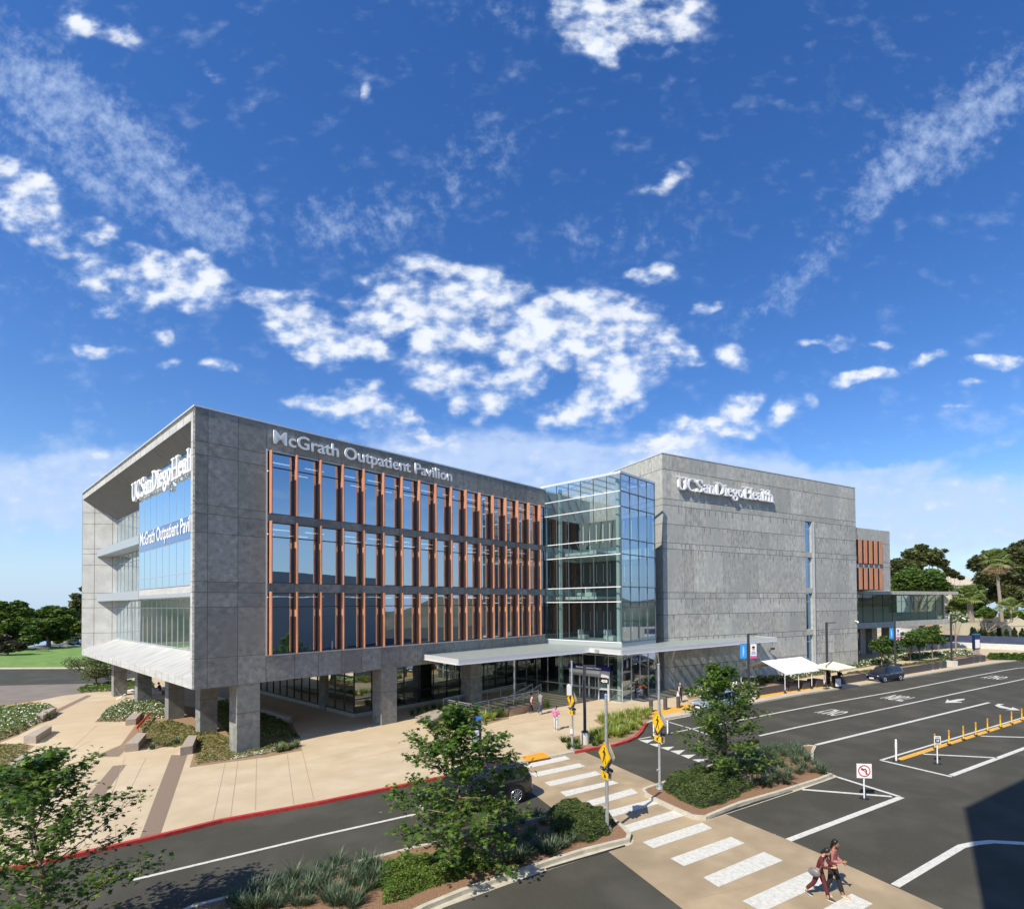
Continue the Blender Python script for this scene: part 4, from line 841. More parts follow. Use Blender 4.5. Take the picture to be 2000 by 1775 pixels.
# bollards
pr = empty('bollard', (0, 0, 0)); b = MB(); b.tube((0, 0, 0), (0, 0, .93), .17, n=20); b.build('post', dplant, pr); b = MB(); b.tube((0, 0, .93), (0, 0, .98), .17, .13, 20); b.build('cap', dplant, pr)
for i, ((px, py), lb) in enumerate((((1271.5, 1390), 'dark round bollard nearest the grass bed on the yellow strip'), ((1299.5, 1385.5), 'dark round bollard directly behind the crossing sign pole'), ((1325, 1382), 'dark round bollard in front of the person in a white coat'), ((1444, 1352), 'dark round bollard between the silver car and the lamp footing'))):
    o = pr if i == 0 else copy_tree(pr); x, y = gp(px, py); o.location = (x, y, 0); tag(o, lb, 'bollard', 'dark bollards along the kerb')
# planters along the drop-off kerb
def planter(px, py, ln, wd, h, label, soil_=True, rz=None):
    x, y = gp(px, py); o = empty('planter', (x, y, 0), ROADR if rz is None else rz, label, 'planter', 'charcoal planters along the kerb')
    m = MB(); m.prism([(0, 0), (ln, 0), (ln, wd), (0, wd)], 0, h, 0, top=False); m.prism([(.07, .07), (ln-.07, .07), (ln-.07, wd-.07), (.07, wd-.07)], .1, h, 0, top=False, bottom=False)
    ribbon(m, [(.035, .035), (ln-.035, .035), (ln-.035, wd-.035), (.035, wd-.035)], .07, h-.03, h+.002, True); m.build('box', dplant, o)
    s = MB(); s.box((.075, .075, .1), (ln-.075, wd-.075, h-.08)); s.build('soil', soil if soil_ else dplant, o); return o
PLS = [((1482, 1358), 4.0, 1.3, .72, 'long charcoal planter under the left end of the white tent'), ((1543, 1350), 1.2, 1.1, .75, 'square charcoal planter between the first two tent legs'), ((1569, 1346), 1.2, 1.1, .75, 'square charcoal planter between the middle tent legs'),
 ((1595, 1342), 1.2, 1.1, .75, 'square charcoal planter at the right end of the tent'), ((1645, 1336), 4.6, 1.2, .8, 'long charcoal planter between umbrella and dark blue car'), ((1690, 1328.5), 1.3, 1.2, .8, 'square charcoal planter just left of the dark blue car'),
 ((1760, 1318), 6.6, 1.1, .85, 'long charcoal planter directly right of the dark blue car'), ((1810, 1309.8), 1.4, 1.2, .85, 'nearest of three square charcoal planters past the car'), ((1825, 1307.4), 1.4, 1.2, .85, 'middle of three square charcoal planters past the car'),
 ((1840, 1305), 1.4, 1.2, .85, 'square charcoal planter touching the white lamp footing'), ((1867, 1300.5), 5.6, 1.1, .9, 'long charcoal planter beyond the last lamp footing'), ((1904, 1294.6), 1.5, 1.2, .9, 'square charcoal planter near the street bend'), ((1917, 1292.5), 1.5, 1.2, .9, 'last charcoal planter at the street bend')]
for p, ln, wd, h, lb in PLS: planter(*p, ln, wd, h, lb)
# stone benches
def bench(pts, h, lb):
    m = MB(); m.prism(G(pts), 0, h); o = m.build('stone_bench', stone, tri=False); return tag(o, lb, 'bench', 'low stone benches on the plaza')
bench([(46,1452),(70,1452),(101,1431),(88,1430)], .5, 'low stone bench casting a shadow by the dry planting bed'); bench([(66,1410),(84,1409),(110,1393),(97,1392)], .5, 'far low stone bench beside the white flower bed')
bench([(20,1505),(33,1506),(58,1490),(44,1488)], .45, 'stone bench half hidden behind the left sycamore')
bench([(244,1469),(270,1466),(286,1446),(270,1444)], .5, 'stone bench at the edge of the bed beneath the building corner'); bench([(352,1476),(376,1472),(385,1450),(368,1450)], .5, 'stone bench at the head of the long brown paving band'); bench([(245,1417),(265,1415),(279,1400),(262,1399)], .45, 'stone bench farthest back among the flowers under the building')
w = MB(); w.prism(G([(421,1366),(566,1412),(572,1407),(428,1362)]), 0, .4); tag(w.build('garden_wall', kerbc), 'low pale garden wall running under the building', 'wall')
w = MB(); w.prism(G([(985,1396),(996,1399),(1062,1383),(1052,1379)]), 0, .55); tag(w.build('planter_wall', pm('tan_stone', (.4, .26, .16), .85, (.5, .35, .23), 4, 5)), 'low tan planter wall beside the two walking visitors', 'wall')
w = MB(); w.prism(G([(811,1408),(836,1420),(872,1402),(852,1392)]), 0, .35); tag(w.build('stone_bench', stone), 'flat pinkish stone bench behind the central sycamore', 'bench')
# orange guard board on stakes
a = gp(267, 1433); b_ = gp(292, 1403); o = empty('guard_rail', (a[0], a[1], 0), math.atan2(b_[1]-a[1], b_[0]-a[0]), 'orange safety board on short stakes in the planting bed', 'barrier'); ln = math.dist(a, b_)
m = MB(); m.box((0, -.02, .32), (ln, .02, .52)); m.build('board', pm('safety_orange', (.7, .09, .04), .5), o)
for t in (.1, .5, .9): m = MB(); m.tube((ln*t, 0, 0), (ln*t, 0, .55), .02, n=6); m.build('stake', pm('safety_orange', (.7, .09, .04), .5), o)
# tent
A_ = Vector(gp(1533.5, 1353.5)); B_ = Vector(gp(1610, 1341)); C_ = Vector(gp(1474.5, 1341)); d_ = (B_-A_); LN = d_.length; ang = math.atan2(d_.y, d_.x); n_ = Vector((-math.sin(ang), math.cos(ang))); WD = 5.3
o = empty('canopy_tent', (A_.x, A_.y, 0), ang, 'white gable roofed canopy tent over the kerbside planters', 'tent')
he, hr = 1.95, 2.95; m = MB(); nseg = 12
rows = [(-.12, he-.18), (-.05, he), (WD/2, hr), (WD+.05, he), (WD+.12, he-.18)]
vs = []; fs = []
for i in range(nseg+1):
    x = -.1+(LN+.2)*i/nseg
    for j, (yv, zv) in enumerate(rows): vs.append((x, yv, zv-(.03*math.sin(i*math.pi/3)**2 if j in (1, 3) else 0)+(.05*(i % 2) if j in (0, 4) else 0)))
for i in range(nseg):
    for j in range(4): fs.append((i*5+j, (i+1)*5+j, (i+1)*5+j+1, i*5+j+1))
m.add(vs, fs); m.build('roof', pm('tent_fabric', (.8, .81, .82), .7), o)
for i in range(4):
    for yv in (0, WD):
        l_ = MB(); x = LN*i/3; l_.tube((x, yv, 0), (x, yv, he-.04), .035, n=8, mi=0); l_.tube((x, yv, he-.04), (x, WD/2, hr-.05), .03, n=6); l_.build('tent_leg', white, o)
        f_ = MB(); f_.tube((x, yv, 0), (x, yv, .12), .16, .12, n=10); f_.tube((x, yv, .12), (x, yv, .3), .07, n=8); f_.build('weight', blk, o)
# cantilever umbrella, valet podium
x, y = gp(1614, 1345); o = empty('umbrella', (x, y, 0), ang, 'square cream cantilever umbrella over the valet podium', 'umbrella')
m = MB(); m.tube((0, 0, 0), (0, 0, 2.45), .05, n=8); m.box((-.35, -.2, 0), (.35, .2, .08)); m.tube((0, 0, 2.4), (1.55, .2, 2.75), .04, n=6); m.build('pole', dpole, o)
m = MB(); cx, cy, r_ = 1.55, .2, 1.65; q = [(cx-r_, cy-r_), (cx+r_, cy-r_), (cx+r_, cy+r_), (cx-r_, cy+r_)]
m.add([(*p, 2.12) for p in q]+[(*p, 2.0) for p in q]+[(cx, cy, 2.72)], [(0, 1, 8), (1, 2, 8), (2, 3, 8), (3, 0, 8), (4, 5, 1, 0), (5, 6, 2, 1), (6, 7, 3, 2), (7, 4, 0, 3)]); m.build('canopy', pm('cream_fabric', (.72, .66, .5), .8), o)
x, y = gp(1635, 1343); o = empty('valet_podium', (x, y, 0), ang-.5, 'dark valet podium with white sign panel under the umbrella', 'podium')
m = MB(); m.box((-.36, -.28, 0), (.36, .28, .12)); m.box((-.3, -.22, .12), (.3, .22, 1.08)); m.add([(-.34, -.28, 1.08), (.34, -.28, 1.08), (.34, .28, 1.22), (-.34, .28, 1.22), (-.34, .28, 1.08), (.34, .28, 1.08)], [(0, 1, 2, 3), (3, 2, 5, 4), (0, 3, 4), (1, 5, 2)]); m.build('cabinet', blk, o)
m = MB(); m.box((-.3, -.232, .2), (.3, -.224, 1.0)); m.build('sign_panel', white, o)
# no left turn sign
def flatsign(px, py, hh, lb, side, kind):
    x, y = gp(px, py, RZ); o = empty('portable_sign', (x, y, RZ), -.12, lb, 'sign')
    m = MB(); m.tube((0, 0, 0), (0, 0, .035), .22, .18, 14); m.build('base', blk, o); m = MB(); m.tube((0, 0, .035), (0, 0, hh-side*.5), .035, n=8); m.build('post', white, o)
    m = MB(); w2 = side/2; wx = w2 if kind == 'nl' else w2*.75; m.box((-wx, -.05, hh-side), (wx, -.035, hh), 0); zc = hh-w2; y0 = -.053
    if kind == 'nl':
        n = 28
        for i in range(n):
            a0, a1 = 2*math.pi*i/n, 2*math.pi*(i+1)/n; ro, ri = w2*.82, w2*.68
            m.add([(ro*math.cos(a0), y0-.004, zc+ro*math.sin(a0)), (ro*math.cos(a1), y0-.004, zc+ro*math.sin(a1)), (ri*math.cos(a1), y0-.004, zc+ri*math.sin(a1)), (ri*math.cos(a0), y0-.004, zc+ri*math.sin(a0))], [(0, 1, 2, 3)], 2)
        s = w2
        m.add([(p[0]*s, y0-.001, zc+p[1]*s) for p in [(.18, -.5), (.34, -.5), (.34, .1), (.18, .3), (-.2, .3), (-.2, .15), (.1, .15), (.18, .05)]], [tuple(range(8))], 1)
        m.add([(p[0]*s, y0-.001, zc+p[1]*s) for p in [(-.2, .45), (-.2, 0), (-.48, .23)]], [(0, 1, 2)], 1)
        m.add([(p[0]*s, y0-.005, zc+p[1]*s) for p in [(-.5, .42), (-.42, .5), (.5, -.42), (.42, -.5)]], [(0, 1, 2, 3)], 2)
    else:
        m.box((-wx*.8, y0, zc-w2*.55), (wx*.8, y0+.001, zc+w2*.35), 1); m.box((-wx*.7, y0, zc+w2*.55), (wx*.7, y0+.001, zc+w2*.75), 1); m.box((-wx*.7, y0, zc-w2*.85), (wx*.7, y0+.001, zc-w2*.7), 1); m.add([(p[0]*w2*.8, y0-.003, zc-.03+p[1]*w2*.6) for p in [(-.5, -.1), (.1, -.1), (.1, -.4), (.6, .1), (.1, .5), (.1, .2), (-.5, .2)]], [tuple(range(7))], 0)
    m.build('plate', [white, blk, redm], o, tri=True)
flatsign(1688, 1559, 1.62, 'white no left turn sign on a thin post in the road', .66, 'nl')
flatsign(1831, 1491, 1.55, 'small narrow black and white sign post beside the yellow divider', .46, 'ar')
# white delineators
def delin(px, py, h, lb, name='white_delineator'):
    x, y = gp(px, py, RZ); o = empty(name, (x, y, RZ), 0, lb, 'traffic post', 'white plastic delineator posts'); m = MB(); m.tube((0, 0, 0), (0, 0, .05), .2, .16, 12); m.build('base', blk, o)
    m = MB(); m.tube((0, 0, .05), (0, 0, h-.05), .055, n=10); m.ell((0, 0, h-.05), .055, .055, .05, 10, 6)
    for k in range(3): m.tube((0, 0, h*.62+k*.12), (0, 0, h*.62+k*.12+.05), .066, n=10)
    m.build('post', white, o)
delin(1750.5, 1486, 1.25, 'tall white delineator at the nose of the yellow lane divider'); delin(1277, 1438, .95, 'white delineator behind the crossing sign nearest the red kerb'); delin(1304, 1433, .95, 'white delineator to the right of the island crossing sign plate')
# yellow lane divider
a = Vector(gp(1757, 1483, RZ)); b_ = Vector(gp(2003, 1404.5, RZ)); d_ = b_-a; LN2 = d_.length; n = 9
o = empty('lane_divider', (a.x, a.y, RZ), math.atan2(d_.y, d_.x), 'low yellow kerb divider running beside the white lane line', 'divider')
for k in range(n):
    x0 = LN2/n*k+.04; x1 = LN2/n*(k+1)-.04; m = MB(); m.add([(x0, -.13, 0), (x1, -.13, 0), (x1, .13, 0), (x0, .13, 0), (x0+.05, -.06, .09), (x1-.05, -.06, .09), (x1-.05, .06, .09), (x0+.05, .06, .09)], [(0, 1, 5, 4), (1, 2, 6, 5), (2, 3, 7, 6), (3, 0, 4, 7), (4, 5, 6, 7)]); m.build('segment', yelp, o)
pr = empty('yellow_post'); m = MB(); m.tube((0, 0, 0), (0, 0, .04), .14, .1, 10); m.build('base', blk, pr); m = MB(); m.tube((0, 0, .04), (0, 0, .86), .045, n=8); m.build('tube', pm('post_yellow', (.8, .52, .02), .5), pr); m = MB(); m.tube((0, 0, .55), (0, 0, .88), .05, n=8); m.build('sleeve', pm('post_orange', (.6, .3, .03), .5), pr)
for i, (px, py) in enumerate([(1826,1463),(1853.7,1455),(1881.7,1445.7),(1906,1437.5),(1929,1429.5),(1954,1421.8),(1976,1414.6),(1996,1408)]):
    o = pr if i == 0 else copy_tree(pr); x, y = gp(px, py, RZ); o.location = (x, y, RZ+.08); tag(o, 'yellow post on the lane divider, %s counted from the white delineator' % ORD[i], 'traffic post', 'yellow posts on the lane divider')
# ramp, stair and railings at the entrance
def rail(pts, lb, h=1.0, glassy=True):
    o = empty('railing', (0, 0, 0), 0, lb, 'railing'); P = [Vector((*gp(x, y, z), z)) for x, y, z in pts]
    m = MB(); m.path([p+Vector((0, 0, h)) for p in P], .035, 8); m.path([p+Vector((0, 0, h*.86)) for p in P], .018, 6); m.build('handrail', alum, o)
    for a, b in zip(P[:-1], P[1:]):
        L_ = (b-a).length; k = max(1, round(L_/1.6))
        for i in range(k+1):
            q = a.lerp(b, i/k); m = MB(); m.box((q.x-.02, q.y-.02, q.z), (q.x+.02, q.y+.02, q.z+h)); m.build('post', alum, o)
        m = MB(); m.quad(a+Vector((0, 0, .12)), b+Vector((0, 0, .12)), b+Vector((0, 0, h*.82)), a+Vector((0, 0, h*.82))); m.build('infill', gR, o)
rail([(866, 1387, 0), (1026, 1352.5, .25)], 'upper glass railing of the entrance ramp below the columns'); rail([(919, 1399, .0), (1052, 1370, .3)], 'lower glass railing of the entrance ramp in front of the column'); rail([(866, 1388, 0), (919, 1399, 0)], 'short end railing joining the two ramp railings')
rail([(985, 1388, 0), (1040, 1356, .5)], 'steel handrail of the steps behind the tan planter wall'); rail([(1003, 1390, 0), (1057, 1357, .5)], 'second steel handrail of the steps nearest the visitors')
w = MB(); w.prism(G([(919,1400),(921,1405),(1000,1387),(1040,1373),(1034,1370)]), 0, .32); tag(w.build('ramp_wall', concM), 'low concrete wall at the side of the entrance ramp', 'wall')
# things at the entrance
def boxthing(name, px, py, a, b, h, mat, lb, cat, rz=0.): x, y = gp(px, py); m = MB(); m.prism([(-a*.44, -b*.44), (a*.44, -b*.44), (a*.5, b*.5), (-a*.5, b*.5)], 0, h); m.box((-a*.52, -b*.52, h), (a*.52, b*.52, h+.05)); m.tube((0, 0, h+.05), (0, 0, h+.09), a*.25, n=10); o = m.build(name, mat, loc=(x, y, 0), rot=(0, 0, rz)); return tag(o, lb, cat)
boxthing('litter_bin', 1204, 1364, .75, .55, 1.1, greyp, 'grey litter bin against the glass corner of the atrium', 'bin', .5)
x, y = gp(1178, 1364); o = empty('notice_stand', (x, y, 0), .4, 'white framed notice stand with blue base before the sliding door', 'sign'); m = MB(); m.box((-.4, -.03, .8), (.4, .03, 1.7)); m.build('board', white, o); m = MB(); m.box((-.34, -.2, 0), (.34, .2, .62)); m.build('base', pm('stand_blue', (.04, .1, .4), .6), o); m = MB(); m.box((-.03, -.03, .62), (.03, .03, .8)); m.build('stem', alum, o)
def chair(px, py, rz, lb):
    x, y = gp(px, py); o = empty('chair', (x, y, 0), rz, lb, 'chair'); m = MB()
    m.add([(-.25, -.22, .44), (.25, -.22, .44), (.25, .22, .42), (-.25, .22, .42), (-.25, -.22, .46), (.25, -.22, .46), (.25, .22, .44), (-.25, .22, .44)], [(0, 3, 2, 1), (4, 5, 6, 7), (0, 1, 5, 4), (1, 2, 6, 5), (2, 3, 7, 6), (3, 0, 4, 7)]); m.build('seat', greyp, o)
    m = MB(); m.quad((-.24, .24, .5), (.24, .24, .5), (.24, .48, 1.05), (-.24, .48, 1.05)); m.build('backrest', pm('mesh_grey', (.3, .32, .34), .6), o)
    for sx in (-1, 1):
        m = MB(); m.path([(sx*.25, .45, 0), (sx*.25, -.22, .45)], .018, 6); m.path([(sx*.25, -.4, 0), (sx*.25, .22, .45), (sx*.25, .5, 1.08)], .018, 6); m.build('leg', alum, o)
chair(1228, 1366, 2.6, 'light folding chair just outside the atrium corner'); chair(240, 1364, 2.2, 'light metal chair beside the far west columns')
x, y = gp(262, 1361); o = empty('cafe_table', (x, y, 0), 0, 'small white table with things on it under the west columns', 'table'); m = MB(); m.tube((0, 0, .72), (0, 0, .76), .5, n=18); m.build('table_top', white, o); m = MB(); m.tube((0, 0, 0), (0, 0, .72), .05, n=8); m.tube((0, 0, 0), (0, 0, .04), .28, n=12); m.build('pedestal', alum, o)
#==END5==
# ================================================================== CARS
def car(name, loc, rz, L_, Wd, H_, paint, lb, roof_rails=False, zb=.28, kind='suv', wheel=.36):
    o = empty(name, loc, rz, lb, 'car')                        # +x is the front
    hw = Wd/2
    # stations: x fraction, belt z, roof z (== belt where there is no cabin), half width factor, roof half width factor
    hd = .56*H_; bl = .6*H_
    ST = [(-.5, .42*H_, .5*H_, .84, .8), (-.485, bl*.98, bl, .92, .8), (-.44, bl, .86*H_ if kind == 'suv' else .8*H_, .96, .7), (-.36, bl, .97*H_, .99, .74), (-.2, bl, H_, 1, .76), (0, bl*.99, H_, 1, .77), (.1, bl*.98, .965*H_, 1, .76), (.2, bl*.965, .8*H_, 1, .74), (.27, bl*.95, bl*.955+.02, .99, .8), (.38, hd*.93, hd*.97, .97, .78), (.46, hd*.86, hd*.88, .92, .75), (.495, hd*.72, hd*.76, .84, .7)]
    vs = []; rows = 7
    for xf, zbt, zr, wf, rf in ST:
        x = xf*L_; w1 = hw*wf; cab = zr-zbt > .12
        zl = zb if -.48 < xf < .48 else zb+.12
        ws = [(w1*.9, zl), (w1, zl+.14), (w1*1.0, (zl+zbt)/2), (w1*.965, zbt), (hw*rf+(.02 if cab else w1*.1), zr-(.05 if cab else .01)), (hw*rf*.8, zr), (0, zr+.012)]
        vs.append([(x, a, z) for a, z in ws])
    m = MB(); allv = []; idx = {}
    for sgn in (1, -1):
        for i, r in enumerate(vs):
            for j, p in enumerate(r):
                if j == rows-1 and sgn == -1: idx[(sgn, i, j)] = idx[(1, i, j)]; continue
                idx[(sgn, i, j)] = len(allv); allv.append((p[0], p[1]*sgn, p[2]))
    fs = []
    for sgn in (1, -1):
        for i in range(len(vs)-1):
            for j in range(rows-1):
                q = (idx[(sgn, i, j)], idx[(sgn, i+1, j)], idx[(sgn, i+1, j+1)], idx[(sgn, i, j+1)]); fs.append(q if sgn == -1 else q[::-1])
        for e in (0, len(vs)-1):
            f = tuple(idx[(sgn, e, j)] for j in range(rows)); fs.append(f)
    bot = [idx[(1, i, 0)] for i in range(len(vs))]+[idx[(-1, i, 0)] for i in range(len(vs))][::-1]; fs.append(tuple(bot))
    m.add(allv, fs, 0, True); body = m.build('body', paint, o)
    # end caps meet on the centre line
    bv = bmesh.new(); bv.from_mesh(body.data); bmesh.ops.recalc_face_normals(bv, faces=bv.faces[:]); bv.to_mesh(body.data); bv.free()
    md = body.modifiers.new('bevel', 'BEVEL'); md.width = .045; md.segments = 2; md.limit_method = 'ANGLE'; md.angle_limit = R(20)
    gl = pm('car_glass', (.012, .015, .018), .06, spec=.9)
    def lerp(a, b, t): return tuple(a[k]+(b[k]-a[k])*t for k in range(3))
    for sgn in (1, -1):                                        # side windows
        for (i0, i1, x0, x1) in ((2, 4, .15, .93), (4, 5, .04, .95), (5, 7, .05, .8)):
            m = MB(); pts = []
            for i in range(i0, i1): 
                for (t0, t1) in (((x0 if i == i0 else 0), (x1 if i == i1-1 else 1)),):
                    q = []
                    for t, hh in ((t0, .1), (t1, .1), (t1, .88), (t0, .88)):
                        a = lerp(vs[i][3], vs[i][4], hh); b = lerp(vs[i+1][3], vs[i+1][4], hh); p = lerp(a, b, t); q.append((p[0], (p[1]+.014)*sgn, p[2]+.004))
                    m.add(q, [(0, 1, 2, 3)])
            m.build('side_window', gl, o)
    def cap(i, hi, lo, t0, t1, nm):                                 # windscreen and rear window across the roof faces
        m = MB(); q = []
        a = lerp(vs[i][5], vs[i+1][5], t0); b = lerp(vs[i][5], vs[i+1][5], t1); c = lerp(vs[i][4], vs[i+1][4], t0); d = lerp(vs[i][4], vs[i+1][4], t1); e = lerp(vs[i][6], vs[i+1][6], t0); f = lerp(vs[i][6], vs[i+1][6], t1); k = .016
        up_ = lambda p, s: (p[0]+k*(1 if i > 5 else -1), p[1]*s*.97, p[2]+k)
        m.add([up_(c, 1), up_(a, 1), up_(e, 1), up_(a, -1), up_(c, -1), up_(d, 1), up_(b, 1), up_(f, 1), up_(b, -1), up_(d, -1)], [(0, 1, 6, 5), (1, 2, 7, 6), (2, 3, 8, 7), (3, 4, 9, 8)]); return m
    m = cap(6, 0, 0, .1, 1, ''); m2 = cap(7, 0, 0, 0, .97, ''); m.add(m2.v, m2.f); m.build('windscreen', gl, o)
    m = cap(1, 0, 0, .12, .95, ''); m.build('rear_window', gl, o)
    m = MB(); m.quad((-.1*L_, -hw*.5, H_+.022), (.07*L_, -hw*.5, H_+.0), (.07*L_, hw*.5, H_+.0), (-.1*L_, hw*.5, H_+.022)); m.build('sunroof', gl, o)
    hlm = pm('headlight', (.75, .78, .8), .1, metal=.3)
    for sgn in (1, -1):
        m = MB(); m.ell((.462*L_, sgn*hw*.68, hd*.77), .13, hw*.2, .075, 10, 6); m.build('headlight', hlm, o)
        m = MB(); m.box((-.502*L_, sgn*hw*.62-.14, .48*H_), (-.47*L_, sgn*hw*.62+.14, .57*H_)); m.build('tail_light', redm, o)
        m = MB(); m.ell((.185*L_, sgn*(hw+.1), bl+.08), .09, .12, .075, 10, 6); m.build('wing_mirror', paint, o)
        for xf in (.02, -.17): m = MB(); m.box((xf*L_-.1, sgn*hw*.985-.02, bl*.88), (xf*L_+.1, sgn*hw*.985+.02, bl*.88+.035)); m.build('door_handle', alum, o)
        for xf in (-.045, .125): m = MB(); m.box((xf*L_-.006, sgn*hw-.012, zb+.16), (xf*L_+.006, sgn*hw+.0025, bl*.93)); m.build('door_seam', blk, o)
        if roof_rails: m = MB(); m.path([(-.36*L_, sgn*hw*.72, H_*.985), (-.3*L_, sgn*hw*.72, H_+.05), (.06*L_, sgn*hw*.72, H_+.05), (.11*L_, sgn*hw*.72, H_*.98)], .025, 6); m.build('roof_rail', dpole, o)
        for xf in (.3, -.31):
            m = MB(); m.tube((xf*L_, sgn*(hw-.16), wheel+.02), (xf*L_, sgn*(hw+.006), wheel+.02), wheel*1.2, n=24); m.build('wheel_arch', blk, o)
            wo_ = MB(); wo_.tube((xf*L_, sgn*(hw-.2), wheel), (xf*L_, sgn*(hw+.02), wheel), wheel, n=28); wh = wo_.build('wheel', pm('tyre', (.015, .015, .015), .8), o)
            rm = MB()
            for k in range(10):
                t = 2*math.pi*k/10; rm.tube((xf*L_, sgn*(hw+.028), wheel), (xf*L_+wheel*.68*math.cos(t), sgn*(hw+.028), wheel+wheel*.68*math.sin(t)), .03, .022, n=5)
            ring_ = [(xf*L_+wheel*.68*math.cos(2*math.pi*k/20), sgn*(hw+.026), wheel+wheel*.68*math.sin(2*math.pi*k/20)) for k in range(21)]
            rm.path(ring_, .022, 5); rm.build('rim', pm('rim', (.55, .56, .58), .25, metal=.8), wh)
    m = MB(); m.box((.475*L_, -hw*.42, .3*H_), (.5*L_+.008, hw*.42, .4*H_)); m.build('grille', blk, o)
    m = MB(); m.box((.5*L_+.009, -.26, .24*H_), (.5*L_+.02, .26, .24*H_+.13)); m.build('number_plate', white, o)
    m = MB(); m.box((-.505*L_, -hw*.8, zb), (-.44*L_, hw*.8, zb+.16)); m.box((.44*L_, -hw*.8, zb-.03), (.502*L_, hw*.8, zb+.1)); m.build('bumper', pm('trim_grey', (.09, .09, .095), .5), o)
    return o
black = pm('car_paint_black', (.012, .014, .018), .22, coat=1.0); navyp = pm('car_paint_navy', (.008, .013, .035), .18, coat=1.0); silver = pm('car_paint_silver', (.42, .5, .56), .3, metal=.4, coat=1.0)
a = Vector(gp(929, 1572, RZ)); car('parked_car', (a.x, a.y, RZ), ROAD+math.pi, 5.0, 2.0, 1.8, black, 'black sport utility car on the street behind the central sycamore', True, wheel=.4)
a = Vector(gp(1400, 1385, RZ)); car('parked_car', (a.x, a.y, RZ), ROADR+math.pi, 4.6, 1.86, 1.62, silver, 'silver car at the kerb hidden behind the island sycamore', True)
a = Vector(gp(1728, 1329, RZ)); car('parked_car', (a.x, a.y, RZ), ROADR+math.pi-.12, 4.6, 1.9, 1.68, navyp, 'dark blue car driving along the drop off lane past the planters', True)
#==END6==
# ================================================================== PEOPLE
def skin(verts, edges, radii, root=0, sub=1):
    me = bpy.data.meshes.new('s'); bm = bmesh.new(); ly = bm.verts.layers.skin.verify(); vv = []
    for p, r in zip(verts, radii):
        v = bm.verts.new(p); v[ly].radius = r if isinstance(r, tuple) else (r, r); vv.append(v)
    vv[root][ly].use_root = True
    for a, b in edges: bm.edges.new((vv[a], vv[b]))
    bm.to_mesh(me); bm.free(); o = bpy.data.objects.new('s', me); COL.objects.link(o)
    sk = o.modifiers.new('k', 'SKIN'); sk.use_smooth_shade = True; s = o.modifiers.new('b', 'SUBSURF'); s.levels = sub; s.render_levels = sub
    dg = bpy.context.evaluated_depsgraph_get(); dg.update(); m2 = bpy.data.meshes.new_from_object(o.evaluated_get(dg)); bpy.data.objects.remove(o)
    return [tuple(v.co) for v in m2.vertices], [tuple(p.vertices) for p in m2.polygons]
SK = [pm('skin_light', (.52, .3, .2), .6), pm('skin_tan', (.36, .19, .11), .6), pm('skin_dark', (.16, .08, .05), .6)]
def cloth(name, c): return pm('cloth_'+name, c, .85, tuple(x*.8 for x in c), 14, 4, bump=.3, bs=20)
